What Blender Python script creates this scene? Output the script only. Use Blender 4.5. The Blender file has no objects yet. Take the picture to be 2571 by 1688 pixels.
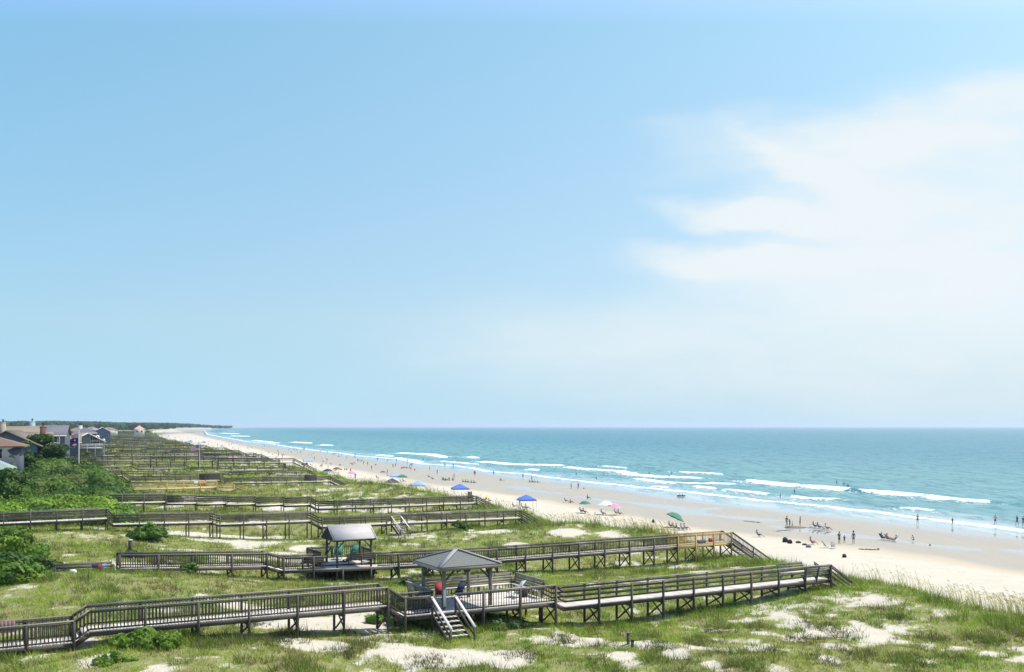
import bpy, math, random
import numpy as np
from mathutils import Vector, Matrix
R = math.radians
rng = np.random.default_rng(7)
random.seed(7)
scene = bpy.context.scene
COL = scene.collection

# ------------------------------------------------------------------ camera, world, sun, exposure
F, CX, HZ, CAMZ = 2500.0, 1285.5, 1071.0, 17.0          # focal length and horizon row in photo pixels (2571 wide)
cam = bpy.data.cameras.new('camera'); camo = bpy.data.objects.new('camera', cam); COL.objects.link(camo)
cam.sensor_width = 36; cam.lens = 36 * F / 2571; cam.shift_y = (HZ - 844) / 2571
cam.clip_start = 0.5; cam.clip_end = 60000
camo.location = (0, 0, CAMZ); camo.rotation_euler = (R(90), 0, 0)
scene.camera = camo
SUN_EL, SUN_AZ = R(60), R(62)                            # azimuth clockwise from +Y (towards the sea)
scene.view_settings.view_transform = 'Standard'; scene.view_settings.look = 'None'
scene.view_settings.exposure = 0.46; scene.view_settings.gamma = 1

def nd(nt, typ, ins=None, **props):
    n = nt.nodes.new(typ)
    for k, v in props.items(): setattr(n, k, v)
    if ins:
        for k, v in ins.items():
            s = n.inputs[k]
            if isinstance(v, bpy.types.NodeSocket): nt.links.new(v, s)
            else: s.default_value = v
    return n
def mth(nt, op, a, b=None, c=None, clamp=False):
    n = nt.nodes.new('ShaderNodeMath'); n.operation = op; n.use_clamp = clamp
    for i, v in enumerate((a, b, c)):
        if v is None: continue
        if isinstance(v, bpy.types.NodeSocket): nt.links.new(v, n.inputs[i])
        else: n.inputs[i].default_value = v
    return n.outputs[0]
def mixc(nt, fac, a, b, blend='MIX'):
    n = nt.nodes.new('ShaderNodeMix'); n.data_type = 'RGBA'; n.blend_type = blend
    for i, v in ((0, fac), (6, a), (7, b)):
        if isinstance(v, bpy.types.NodeSocket): nt.links.new(v, n.inputs[i])
        elif i == 0: n.inputs[0].default_value = v
        else: n.inputs[i].default_value = (*v, 1)
    return n.outputs[2]
def smooth(nt, v, lo, hi, a=0.0, b=1.0):
    n = nd(nt, 'ShaderNodeMapRange', {1: lo, 2: hi, 3: a, 4: b}, interpolation_type='SMOOTHSTEP')
    nt.links.new(v, n.inputs[0]); return n.outputs[0]
def noise(nt, vec, scale, detail=4, rough=0.55, dist=0.0):
    n = nd(nt, 'ShaderNodeTexNoise', {'Scale': scale, 'Detail': detail, 'Roughness': rough, 'Distortion': dist})
    if vec is not None: nt.links.new(vec, n.inputs['Vector'])
    return n.outputs['Fac']

w = bpy.data.worlds.new('World'); scene.world = w; w.use_nodes = True
nt = w.node_tree; nt.nodes.clear()
sky = nd(nt, 'ShaderNodeTexSky', sky_type='NISHITA', sun_disc=False, sun_elevation=SUN_EL, sun_rotation=SUN_AZ,
         altitude=0, air_density=1.0, dust_density=0.4, ozone_density=1.6)
tc = nd(nt, 'ShaderNodeTexCoord'); sep = nd(nt, 'ShaderNodeSeparateXYZ', {0: tc.outputs['Generated']})
gy = mth(nt, 'MAXIMUM', sep.outputs[1], 0.05)
gu = mth(nt, 'DIVIDE', sep.outputs[0], gy); gv = mth(nt, 'DIVIDE', sep.outputs[2], gy)
uv = nd(nt, 'ShaderNodeCombineXYZ', {0: gu, 1: gv, 2: 0.0}).outputs[0]
strv = nd(nt, 'ShaderNodeMapping', {0: uv, 3: (1.0, 2.6, 1.0)}).outputs[0]
wn = nd(nt, 'ShaderNodeTexNoise', {'Scale': 7.0, 'Detail': 6.0, 'Roughness': 0.55}); nt.links.new(strv, wn.inputs['Vector'])
off = nd(nt, 'ShaderNodeVectorMath', {0: wn.outputs['Color'], 1: (0.5, 0.5, 0.5)}, operation='SUBTRACT').outputs[0]
off = nd(nt, 'ShaderNodeVectorMath', {0: off, 1: (0.16, 0.055, 0)}, operation='MULTIPLY').outputs[0]
uvd = nd(nt, 'ShaderNodeVectorMath', {0: uv, 1: off}, operation='ADD').outputs[0]
sp2 = nd(nt, 'ShaderNodeSeparateXYZ', {0: uvd})
CL = [(2420, 470, 480, 230, -6, .95), (2400, 300, 640, 85, -9, .75), (2010, 410, 210, 50, 24, .7), (1830, 330, 170, 60, -10, .28),
      (1930, 540, 260, 50, 4, .95), (1860, 655, 290, 45, 3, .85), (2300, 690, 560, 120, 0, .85),
      (2000, 880, 900, 140, 0, .50), (2450, 900, 700, 170, 0, .40), (1500, 850, 420, 60, -6, .28)]
tot = None
for cx, cy, rx, ry, rot, st in CL:
    a = R(rot)
    du = mth(nt, 'SUBTRACT', sp2.outputs[0], (cx - CX) / F); dv = mth(nt, 'SUBTRACT', sp2.outputs[1], (HZ - cy) / F)
    p = mth(nt, 'ADD', mth(nt, 'MULTIPLY', du, math.cos(a)), mth(nt, 'MULTIPLY', dv, -math.sin(a)))
    q = mth(nt, 'ADD', mth(nt, 'MULTIPLY', du, math.sin(a)), mth(nt, 'MULTIPLY', dv, math.cos(a)))
    p = mth(nt, 'DIVIDE', p, rx / F); q = mth(nt, 'DIVIDE', q, ry / F)
    d = mth(nt, 'SQRT', mth(nt, 'ADD', mth(nt, 'POWER', mth(nt, 'ABSOLUTE', p), 2.0), mth(nt, 'POWER', mth(nt, 'ABSOLUTE', q), 2.0)))
    m = smooth(nt, d, 1.45, 0.45, 0.0, st)
    tot = m if tot is None else mth(nt, 'ADD', mth(nt, 'MAXIMUM', tot, m), mth(nt, 'MULTIPLY', mth(nt, 'MINIMUM', tot, m), 0.35))
tot = mth(nt, 'MULTIPLY', tot, smooth(nt, noise(nt, strv, 5.0, 7, .6), 0.22, 0.6, 0.62, 1.0))
fib = nd(nt, 'ShaderNodeMapping', {0: uvd, 2: (0, 0, R(-9)), 3: (1.6, 9.0, 1.0)}).outputs[0]
tot = mth(nt, 'MULTIPLY', tot, smooth(nt, noise(nt, fib, 3.2, 6, .6), 0.3, 0.62, 0.84, 1.06))
tot = mth(nt, 'MINIMUM', tot, 0.96)
SKY_STR = 0.119; HAZE = 0.00008
cr_ = nd(nt, 'ShaderNodeValToRGB'); nt.links.new(mth(nt, 'MULTIPLY', mth(nt, 'ABSOLUTE', gv), 2.2, clamp=True), cr_.inputs[0]); el_ = cr_.color_ramp.elements
STOPS = ((0.0, (.50, .83, 1.36)), (.012, (.485, .775, 1.26)), (.034, (.49, .725, 1.12)), (.066, (.50, .68, 1.005)), (.150, (.63, .725, .848)), (.238, (.799, .824, .828)), (.44, (.952, 1.0, .907)), (.66, (1.063, 1.16, .997)), (.889, (1.12, 1.29, 1.08)), (1.0, (1.12, 1.3, 1.12)))
for pos_, c_ in STOPS:
    e_ = el_[0] if pos_ == 0 else el_[1] if pos_ == 1 else el_.new(pos_); e_.color = (c_[0]/1.5, c_[1]/1.5, c_[2]/1.5, 1)
side = mth(nt, 'MAXIMUM', mth(nt, 'MINIMUM', gu, 0.5), -0.6)
hx = nd(nt, 'ShaderNodeCombineXYZ', {0: mth(nt, 'MULTIPLY_ADD', side, .42, 1.5), 1: mth(nt, 'MULTIPLY_ADD', side, .08, 1.5), 2: mth(nt, 'MULTIPLY_ADD', side, -.10, 1.5)}).outputs[0]
skyc = mixc(nt, 1.0, sky.outputs[0], cr_.outputs[0], 'MULTIPLY')
skyc = mixc(nt, smooth(nt, mth(nt, 'ABSOLUTE', gv), .028, .13, 1.0, 0.0), skyc, (3.14/1.5, 4.60/1.5, 5.40/1.5))      # sea haze
skyc = mixc(nt, 1.0, skyc, hx, 'MULTIPLY')
skyc = mixc(nt, tot, skyc, (5.25, 5.65, 5.8))
bg = nd(nt, 'ShaderNodeBackground', {'Color': skyc, 'Strength': SKY_STR})
wo = nd(nt, 'ShaderNodeOutputWorld', {0: bg.outputs[0]})

sun = bpy.data.lights.new('sun', 'SUN'); sun.energy = 4.8; sun.angle = R(0.5); sun.color = (1.0, 0.94, 0.83)
suno = bpy.data.objects.new('sun', sun); COL.objects.link(suno)
sd = Vector((math.cos(SUN_EL) * math.sin(SUN_AZ), math.cos(SUN_EL) * math.cos(SUN_AZ), math.sin(SUN_EL)))
suno.rotation_euler = (-sd).to_track_quat('-Z', 'Y').to_euler(); suno.location = (60, 60, 90)

# ------------------------------------------------------------------ helpers
def at(x, y, z):
    """photo pixel -> world point on the level z"""
    D = (CAMZ - z) * F / (y - HZ); return ((x - CX) / F * D, D, z)
def atD(x, y, D): return ((x - CX) / F * D, D, CAMZ - (y - HZ) / F * D)
def tag(o, label=None, cat=None, group=None, kind=None):
    for k, v in (('label', label), ('category', cat), ('group', group), ('kind', kind)):
        if v: o[k] = v
    return o
def mesh_np(name, V, faces, mats, attrs=None, smooth_=False, fattrs=None, mi=None):
    """V (n,3); faces (m,k) all of the same size"""
    V = np.asarray(V, np.float32); Fa = np.asarray(faces, np.int32)
    me = bpy.data.meshes.new(name); me.vertices.add(len(V)); me.vertices.foreach_set('co', V.ravel())
    k = Fa.shape[1]; me.loops.add(Fa.size); me.loops.foreach_set('vertex_index', Fa.ravel())
    me.polygons.add(len(Fa)); me.polygons.foreach_set('loop_start', np.arange(0, Fa.size, k, dtype=np.int32))
    if smooth_: me.polygons.foreach_set('use_smooth', np.ones(len(Fa), bool))
    for m in (mats if isinstance(mats, (list, tuple)) else [mats]): me.materials.append(m)
    if mi is not None: me.polygons.foreach_set('material_index', np.asarray(mi, np.int32))
    for nm, a in (attrs or {}).items():
        a = np.asarray(a, np.float32)
        if a.ndim == 1: t = me.attributes.new(nm, 'FLOAT', 'POINT'); t.data.foreach_set('value', a)
        else: t = me.attributes.new(nm, 'FLOAT_COLOR', 'POINT'); t.data.foreach_set('color', np.c_[a, np.ones(len(a))].astype(np.float32).ravel())
    for nm, a in (fattrs or {}).items():
        t = me.attributes.new(nm, 'FLOAT', 'FACE'); t.data.foreach_set('value', np.asarray(a, np.float32))
    me.update(calc_edges=True); return me
def link(name, me, parent=None, loc=None):
    o = bpy.data.objects.new(name, me); COL.objects.link(o)
    if parent is not None: o.parent = parent
    if loc is not None: o.location = loc
    return o
def empty(name, loc, rz=0, s=1):
    o = bpy.data.objects.new(name, None); COL.objects.link(o); o.location = loc; o.rotation_euler = (0, 0, rz)
    o.scale = (s, s, s); o.empty_display_size = .3; return o
BOXF = np.array([(0, 3, 2, 1), (4, 5, 6, 7), (0, 1, 5, 4), (1, 2, 6, 5), (2, 3, 7, 6), (3, 0, 4, 7)])
class MB:
    """collects boxes / beams / quads, links them as ONE mesh"""
    def __init__(s): s.V = []; s.F = []; s.t = []; s.n = 0
    def raw(s, v, f, tint=None):
        v = np.asarray(v, float); f = np.asarray(f); s.V.append(v); s.F.append(f + s.n); s.n += len(v)
        s.t.append(np.full(len(f), random.random() if tint is None else tint)); return s
    def obox(s, c, ax, ay, az):
        c, ax, ay, az = (np.asarray(q, float) for q in (c, ax, ay, az))
        v = [c + i * ax + j * ay + k * az for k in (-1, 1) for i, j in ((-1, -1), (1, -1), (1, 1), (-1, 1))]
        return s.raw(v, BOXF)
    def box(s, x0, x1, y0, y1, z0, z1):
        return s.obox(((x0+x1)/2, (y0+y1)/2, (z0+z1)/2), ((x1-x0)/2, 0, 0), (0, (y1-y0)/2, 0), (0, 0, (z1-z0)/2))
    def beam(s, a, b, wd, h, up=(0, 0, 1)):
        a, b = np.asarray(a, float), np.asarray(b, float); d = b - a; L = np.linalg.norm(d)
        if L < 1e-6: return s
        d = d / L; up = np.asarray(up, float)
        if abs(d @ up) > .99: up = np.array((1.0, 0, 0))
        sd_ = np.cross(d, up); sd_ /= np.linalg.norm(sd_); u = np.cross(sd_, d)
        return s.obox((a + b) / 2, d * L / 2, sd_ * wd / 2, u * h / 2)
    def cyl(s, a, b, r0, r1=None, n=8):
        r1 = r0 if r1 is None else r1
        a, b = np.asarray(a, float), np.asarray(b, float); d = b - a; d = d / np.linalg.norm(d)
        up = np.array((0, 0, 1.0)) if abs(d[2]) < .9 else np.array((1.0, 0, 0))
        x = np.cross(d, up); x /= np.linalg.norm(x); y = np.cross(d, x)
        an = np.arange(n) * 2 * math.pi / n; ring = np.outer(np.cos(an), x) + np.outer(np.sin(an), y)
        v = np.r_[a + ring * r0, b + ring * r1, [a], [b]]
        f = [(i, (i+1) % n, n+(i+1) % n, n+i) for i in range(n)] + [(2*n, (i+1) % n, i, i) for i in range(n)] + [(2*n+1, n+i, n+(i+1) % n, n+(i+1) % n) for i in range(n)]
        return s.raw(v, f)
    def quad(s, *p): return s.raw(p, [(0, 1, 2, 3)])
    def build(s, name, mat, parent=None, off_=(0, 0, 0), sm=False):
        if not s.V: return None
        V = np.concatenate(s.V) - np.asarray(off_, float); Fa = np.concatenate(s.F)
        me = bpy.data.meshes.new(name)
        faces = [tuple(dict.fromkeys(map(int, f))) for f in Fa] if (Fa[:, 2] == Fa[:, 3]).any() else None
        if faces is not None:
            me.from_pydata([tuple(v) for v in V], [], faces); me.materials.append(mat)
            t = me.attributes.new('rnd', 'FLOAT', 'FACE'); t.data.foreach_set('value', np.concatenate(s.t).astype(np.float32))
            me.update()
        else: me = mesh_np(name, V, Fa, mat, fattrs={'rnd': np.concatenate(s.t)})
        if sm: me.polygons.foreach_set('use_smooth', np.ones(len(me.polygons), bool))
        return link(name, me, parent)

def _h(ix, iy, s):
    h = (ix.astype(np.int64) * 374761393 + iy.astype(np.int64) * 668265263 + s * 2246822519) & 0xffffffff
    h = ((h ^ (h >> 13)) * 1274126177) & 0xffffffff
    return ((h ^ (h >> 16)) & 0xffff) / 65535.0
def vn(x, y, s=0):
    x = np.asarray(x, float); y = np.asarray(y, float); ix = np.floor(x); iy = np.floor(y); fx = x - ix; fy = y - iy
    fx = fx*fx*(3-2*fx); fy = fy*fy*(3-2*fy)
    a = _h(ix, iy, s); b = _h(ix+1, iy, s); c = _h(ix, iy+1, s); d = _h(ix+1, iy+1, s)
    return (a*(1-fx)+b*fx)*(1-fy)+(c*(1-fx)+d*fx)*fy
def fbm(x, y, s=0, o=4, g=.5):
    t = 0; a = 1; n = 0
    for i in range(o):
        t = t + a*vn(x*2**i+17.3*i, y*2**i-9.1*i, s+i); n += a; a *= g
    return t / n
def sstep(v, a, b): t = np.clip((v-a)/(b-a), 0, 1); return t*t*(3-2*t)
def polydist(X, Y, pts):
    """distance to a polyline and position (0..1) along it"""
    best = np.full(X.shape, 1e9)
    for (x0, y0), (x1, y1) in zip(pts[:-1], pts[1:]):
        dx, dy = x1-x0, y1-y0; t = np.clip(((X-x0)*dx+(Y-y0)*dy)/(dx*dx+dy*dy+1e-9), 0, 1)
        best = np.minimum(best, np.hypot(X-x0-t*dx, Y-y0-t*dy))
    return best

# ------------------------------------------------------------------ materials
MATS = {}
def mat(name, build):
    if name in MATS: return MATS[name]
    m = bpy.data.materials.new(name); m.use_nodes = True; t = m.node_tree; t.nodes.clear()
    out = nd(t, 'ShaderNodeOutputMaterial'); sh = build(t); t.links.new(sh, out.inputs[0]); MATS[name] = m; return m
def prin(t, col, rough=.7, **kw):
    ins = {'Base Color': col if isinstance(col, bpy.types.NodeSocket) else (*col, 1), 'Roughness': rough}
    ins.update(kw); return nd(t, 'ShaderNodeBsdfPrincipled', ins).outputs[0]
def plain(name, col, rough=.7, var=.25, scale=3.0, **kw):
    def b(t):
        tc = nd(t, 'ShaderNodeTexCoord').outputs['Object']; n = noise(t, tc, scale, 4)
        c = mixc(t, n, tuple(c*(1-var) for c in col), tuple(min(1, c*(1+var)) for c in col))
        return prin(t, c, rough, **kw)
    return mat(name, b)
def wood(name, dark, light, warm=None):
    def b(t):
        tc = nd(t, 'ShaderNodeTexCoord').outputs['Object']
        r = nd(t, 'ShaderNodeAttribute', attribute_name='rnd').outputs['Fac']
        n = noise(t, tc, 1.1, 5, .6); n2 = noise(t, nd(t, 'ShaderNodeMapping', {0: tc, 3: (14, 14, 3)}).outputs[0], 1.6, 3)
        f = mth(t, 'ADD', mth(t, 'MULTIPLY', n, .55), mth(t, 'MULTIPLY', r, .3)); f = mth(t, 'ADD', f, mth(t, 'MULTIPLY', n2, .25))
        c = mixc(t, smooth(t, f, .3, .8), dark, light)
        bmp = nd(t, 'ShaderNodeBump', {'Strength': .3, 'Distance': .01, 'Height': n2}).outputs[0]
        return prin(t, c, .82, Normal=bmp)
    return mat(name, b)
W_GREY = wood('weathered_wood_shaded', (.030, .026, .020), (.095, .082, .066)); W_CAP = wood('handrail_wood_sunlit', (.13, .12, .095), (.28, .26, .22))  # one timber: vertical faces darkened for shade, rail tops lightened for sun
W_DECK = wood('deck_wood_sunlit', (.42, .385, .345), (.64, .60, .55))  # base colour lightened to stand for sun on the deck tops
W_DARK = wood('dark_wood', (.022, .020, .018), (.07, .064, .056))
W_NEW = wood('new_pine_wood', (.33, .22, .08), (.52, .37, .15))
W_NEWD = wood('new_pine_deck', (.47, .37, .21), (.64, .53, .35))

def leaf_mat(name, tr=.35):
    def b(t):
        c = nd(t, 'ShaderNodeAttribute', attribute_name='col').outputs['Color']
        d = nd(t, 'ShaderNodeBsdfPrincipled', {'Base Color': c, 'Roughness': .6, 'Specular IOR Level': .25}).outputs[0]
        tl = nd(t, 'ShaderNodeBsdfTranslucent', {'Color': mixc(t, 1.0, c, (1.1, 1.25, .6), 'MULTIPLY')}).outputs[0]
        return nd(t, 'ShaderNodeMixShader', {0: tr, 1: d, 2: tl}).outputs[0]
    return mat(name, b)
LEAF = leaf_mat('leaf'); GRASS = leaf_mat('grass_blade', .4)

# ------------------------------------------------------------------ coast lines (traced, then laid on the ground)
CREST_PX = [(2571, 1549, 5.5), (2399, 1519, 5.4), (2222, 1474, 5.4), (2160, 1468, 5.2), (1923, 1417, 4.4), (1604, 1344, 4.4), (1385, 1317, 4.4),
            (1215, 1272, 4.4), (1000, 1235, 4.4), (875, 1212, 4.5), (781, 1189, 4.6), (745, 1177, 4.8), (655, 1158, 4.8), (560, 1137, 5.0),
            (521, 1130, 5.0), (470, 1119, 5.0), (414, 1108, 5.0), (376, 1092, 5.0), (372, 1086, 5.0), (385, 1081, 5.0), (433, 1076.5, 5.0)]
WATER_PX = [(2571, 1347), (2408, 1328), (2240, 1308), (2100, 1294), (1810, 1263), (1700, 1246), (1600, 1234), (1528, 1223), (1377, 1204), (1251, 1190),
            (1200, 1185.5), (1051, 1166.6), (900, 1149), (843, 1139), (726, 1126), (620, 1113), (571, 1103), (521, 1094), (514, 1081), (545, 1075)]
DRY_PX = [(2571, 1440), (2200, 1387), (1950, 1352), (1700, 1322), (1500, 1288), (1380, 1262), (1200, 1236), (1000, 1203), (800, 1166), (650, 1131), (550, 1106), (470, 1088), (440, 1079)]
cr = np.array([at(*p)[:2] for p in CREST_PX]); wl = np.array([at(x, y, 0)[:2] for x, y in WATER_PX]); dl = np.array([at(x, y, .9)[:2] for x, y in DRY_PX])
def ext(a, m):
    """extend the line toward the camera along its near tangent and on to the horizon"""
    d = a[0]-a[1]; d = d/np.linalg.norm(d); k = (a[0, 1]+60)/(-d[1]); near = a[0]+d*k*1.0
    return np.vstack([near, a, [[a[-1, 0]-.17*(30000-a[-1, 1])*m, 30000]]])
cr[:] = cr[np.argsort(cr[:, 1])]
cr, wl, dl = ext(cr, 1.6), ext(wl, .95), ext(dl, 1.1)
Xc = lambda Y: np.interp(Y, cr[:, 1], cr[:, 0])
Xw = lambda Y: np.maximum(np.interp(Y, wl[:, 1], wl[:, 0]), Xc(Y)+55)
Xd = lambda Y: np.clip(np.interp(Y, dl[:, 1], dl[:, 0]), Xc(Y)+14, Xw(Y)-8)

# ------------------------------------------------------------------ walkway plans (deck edges traced in the photo on a vertical plane over a plan line)
class Line:
    def __init__(s, px, z, ang):
        s.a = np.array(at(*px, z)[:2]); s.d = np.array((math.cos(R(ang)), math.sin(R(ang)))); s.n = np.array((-s.d[1], s.d[0]))
    def s_of(s, x):
        k = (x-CX)/F; return (k*s.a[1]-s.a[0])/(s.d[0]-k*s.d[1])
    def hit(s, x, y):
        t = s.s_of(x); p = s.a+t*s.d; return t, CAMZ-(y-HZ)/F*p[1]
    def p(s, t, o=0, z=0): q = s.a+t*s.d+o*s.n; return np.array((q[0], q[1], z))
L1 = Line((1390, 1527), 6.15, 28); L2 = Line((1835, 1362), 5.6, 28); L3 = Line((1200, 1306), 5.2, 28); L4 = Line((1182, 1263.4), 5.3, 25)
L5 = Line((544, 1223), 5.8, 25); L6 = Line((829, 1208.5), 5.4, 25); L7 = Line((712, 1178.5), 5.6, 22); L8 = Line((776, 1191), 5.4, 22); L9 = Line((643, 1153), 5.6, 20)
GP = []   # ground control points from the feet of the posts
for L, lst in ((L1, [(89, 1646), (224, 1625), (627, 1592), (746, 1600), (862, 1594), (974, 1592), (1183, 1586), (1371, 1566), (1490, 1576), (1575, 1582), (1655, 1557), (1735, 1540), (1809, 1535), (1882, 1530), (1951, 1507), (2017, 1485), (2084, 1474)]),
               (L2, [(378, 1436), (480, 1445), (586, 1447), (680, 1462), (762, 1463), (845, 1466), (931, 1462), (1008, 1462), (1152, 1447), (1250, 1443), (1385, 1446), (1447, 1441), (1570, 1433), (1630, 1430), (1708, 1418), (1777, 1413), (1835, 1397)]),
               (L3, [(50, 1335), (130, 1334), (270, 1322), (340, 1334), (407, 1345), (472, 1352), (536, 1352), (600, 1357), (660, 1361), (720, 1360), (780, 1362), (952, 1352), (1050, 1344), (1110, 1331), (1162, 1326), (1200, 1329), (1262, 1322), (1309, 1321)]),
               (L4, [(418, 1283), (494, 1286), (567, 1283), (641, 1290), (712, 1288), (779, 1292), (870, 1296), (950, 1294), (1050, 1288), (1130, 1284), (1190, 1280)]),
               (L5, [(384, 1236), (467, 1238), (544, 1241), (590, 1243)]), (L6, [(307, 1212), (365, 1216), (552, 1212), (622, 1224), (693, 1232), (762, 1229), (829, 1226)])):
    for x, y in lst:
        t, z = L.hit(x, y); p = L.p(t); GP.append((p[0], p[1], z, 2.5)); q = L.p(t, 1.5); GP.append((q[0], q[1], z, 2.5))
for x, y, z, r in [(1128, 1612, 5.2, 2), (380, 1600, 7.05, 2.2), (1100, 1655, 5.2, 3), (1450, 1650, 5.3, 3), (2000, 1560, 5.6, 3), (2150, 1560, 5.2, 3), (2250, 1500, 5.75, 2.5), (1850, 1600, 5.3, 3),
                   (2450, 1560, 5.6, 2.5), (2350, 1620, 5.0, 3), (120, 1680, 6.3, 2), (600, 1660, 6.2, 2.5), (300, 1470, 7.0, 4), (420, 1480, 6.9, 3), (120, 1520, 6.6, 4), (640, 1500, 5.6, 4),
                   (2200, 1660, 5.3, 3), (2500, 1680, 5.4, 3), (300, 1380, 6.4, 6), (150, 1370, 6.8, 6), (1900, 1450, 4.7, 3), (1700, 1460, 4.3, 3), (1440, 1340, 5.0, 4), (450, 1385, 4.7, 6), (245, 1430, 7.4, 2.6), (318, 1421, 7.7, 2.6), (390, 1431, 7.3, 2.4), (460, 1450, 6.7, 2.4), (600, 1385, 4.4, 6), (720, 1390, 4.4, 6), (860, 1400, 4.4, 6), (1000, 1400, 4.5, 6), (1150, 1400, 4.5, 6), (1300, 1390, 4.4, 6), (700, 1510, 5.4, 3), (850, 1500, 5.2, 3), (560, 1500, 5.8, 3), (900, 1615, 5.6, 2), (740, 1620, 5.9, 2)]:
    p = at(x, y, z); GP.append((p[0], p[1], z, r))
GP = np.array(GP)
def ground(X, Y):
    X = np.asarray(X, float); Y = np.asarray(Y, float); shp = X.shape; X = X.ravel(); Y = Y.ravel()
    xc, xd, xw = Xc(Y), Xd(Y), Xw(Y); o = X-xc
    near = 1/(1+(Y/260.)**2)
    dune = 4.9 + .9*(1-sstep(o, -45, -4))*.5 + ((fbm(X/11, Y/11, 3, 4)-.5)*2.2 + (fbm(X/3.1, Y/3.1, 9, 3)-.5)*1.1)*np.clip(.55+.65*sstep(X, 0, 12)*sstep(-Y, -62, -54)+.5*sstep(-Y, -50, -46), 0, 1.2)
    dune = dune + .7*np.exp(-((o+3)/3.5)**2)*fbm(X/9, Y/9, 21, 2)
    num = np.zeros_like(X); den = np.full_like(X, .22)
    m = np.where((Y > 30) & (Y < 320) & (np.abs(o) < 110))[0]
    if len(m):
        xm, ym = X[m], Y[m]; nu = np.zeros(len(m)); de = np.full(len(m), .22); bz = dune[m]
        for gx, gy_, gz, gr in GP:
            wgt = np.exp(-((xm-gx)**2+(ym-gy_)**2)/(2*(gr*1.25)**2)); nu += wgt*(gz-bz); de += wgt
        num[m] = nu; den[m] = de
    dune = dune+num/den
    dune = dune+(fbm(X/.9, Y/.9, 31, 2)-.5)*.22*np.clip(1.6-Y/120, 0, 1)
    beach = np.where(X < xd, 2.1-(2.1-.9)*np.clip((o-8)/np.maximum(xd-xc-8, 1), 0, 1), .9*(1-np.clip((X-xd)/np.maximum(xw-xd, 1), 0, 1)**.9))
    beach = beach+(fbm(X/4, Y/4, 41, 3)-.5)*.16*np.clip((xd-X)/8, 0, 1)
    wob = (fbm(Y/7, Y*0+3.3, 51, 2)-.5)*3.0
    k = sstep(o+wob, 0.0, 6.5)
    z = dune*(1-k)+beach*k
    z = np.where(X > xw, -.028*(X-xw), z); z = np.maximum(z, -3.5)
    z = np.where(o < -130, z*0+5.0+.6*(fbm(X/60, Y/60, 61, 2)-.5), z)
    return z.reshape(shp)
def gz(x, y): return float(ground(np.array([x]), np.array([y]))[0])

# vegetation cover 0..1 on the dunes
SAND = [(1090, 1650, 190, 30), (880, 1552, 110, 28), (700, 1555, 60, 22), (800, 1620, 130, 22), (1450, 1600, 110, 22), (1560, 1640, 60, 18), (1050, 1600, 60, 10), (660, 1350, 90, 26), (520, 1350, 50, 10), (760, 1370, 50, 10), (1010, 1330, 90, 14),
        (450, 1385, 90, 7), (700, 1385, 60, 6), (2010, 1560, 55, 36), (2100, 1585, 50, 30), (2165, 1565, 40, 22), (2245, 1570, 30, 22), (2260, 1495, 40, 16), (2340, 1515, 40, 16), (2450, 1535, 55, 16), (2540, 1560, 40, 16), (860, 1460, 60, 12), (660, 1570, 90, 22), (800, 1565, 130, 28), (930, 1560, 80, 24), (720, 1530, 120, 14), (880, 1525, 90, 14), (620, 1345, 330, 16), (1150, 1322, 60, 10), (720, 1405, 300, 7),
        (100, 1645, 60, 26), (200, 1622, 75, 18), (240, 1665, 60, 20), (1280, 1650, 90, 30), (1380, 1560, 50, 8), (560, 1420, 50, 10), (1000, 1440, 70, 9), (1220, 1445, 60, 8), (1760, 1430, 55, 10), (1850, 1420, 60, 8), (1640, 1450, 70, 8), (1950, 1470, 40, 7),
        (1420, 1340, 60, 12), (1540, 1345, 60, 9), (1300, 1365, 50, 9), (420, 1285, 50, 8), (560, 1278, 40, 7), (700, 1280, 50, 8), (1000, 1285, 60, 9), (1090, 1280, 60, 8), (800, 1275, 40, 7), (350, 1277, 12, 9), (450, 1255, 60, 5), (480, 1262, 90, 6), (380, 1192, 40, 4),
        (100, 1400, 70, 5), (1700, 1395, 70, 8), (1230, 1335, 90, 6), (1700, 1640, 55, 24), (1790, 1665, 50, 18), (1620, 1600, 40, 14), (1780, 1570, 45, 12), (1900, 1625, 45, 14), (2080, 1650, 50, 16), (1860, 1545, 60, 8), (2330, 1655, 50, 12), (2480, 1630, 50, 10), (330, 1440, 40, 5), (620, 1480, 55, 8), (520, 1500, 50, 8)]
SW = []
for x, y, rx, ry in SAND:
    z = (6.3 if x < 560 else 5.9 if x < 1010 else 5.4) if y > 1480 else 4.8; p = at(x, y, z); k_ = .68 if x > 1550 and y > 1400 else .86; SW.append((p[0], p[1], k_*rx*p[1]/F, k_*ry*p[1]**2/(F*(CAMZ-z))))
def veg(X, Y):
    X = np.asarray(X, float); Y = np.asarray(Y, float); o = X-Xc(Y)
    n = fbm(X/5.5, Y/5.5, 71, 4, .6); n2 = fbm(X/1.4, Y/1.4, 81, 3)
    n4 = fbm(X/.8, Y/.8, 87, 2)
    v = sstep(n*.42+n2*.36+n4*.22+.02*sstep(Y, 60, 90)+.055*sstep(-o, 18, 34)+.02, .37, .55)
    jit = .8+.7*n2
    for sx, sy, rx, ry in SW:
        d = ((X-sx)/rx)**2+((Y-sy)/ry)**2
        v = v*(1-.93*(1-sstep(d*jit, .55, 1.25)))
    v = np.maximum(v, sstep(o, -5, -2)*(.75+.2*n2)*(1-sstep(Y, 95, 120)*.0))
    v = v*(1-sstep(o+(n-.5)*4, 1.2, 4.0))
    v = np.where(o < -66-14*(1-sstep(Y, 70, 130))-30*(1-sstep(Y, 50, 62)), np.maximum(v, .75), v)
    v = np.maximum(v, .62*sstep(-o, 52, 66)*sstep(fbm(X/6, Y/6, 77, 3), .40, .5))
    return v

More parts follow.
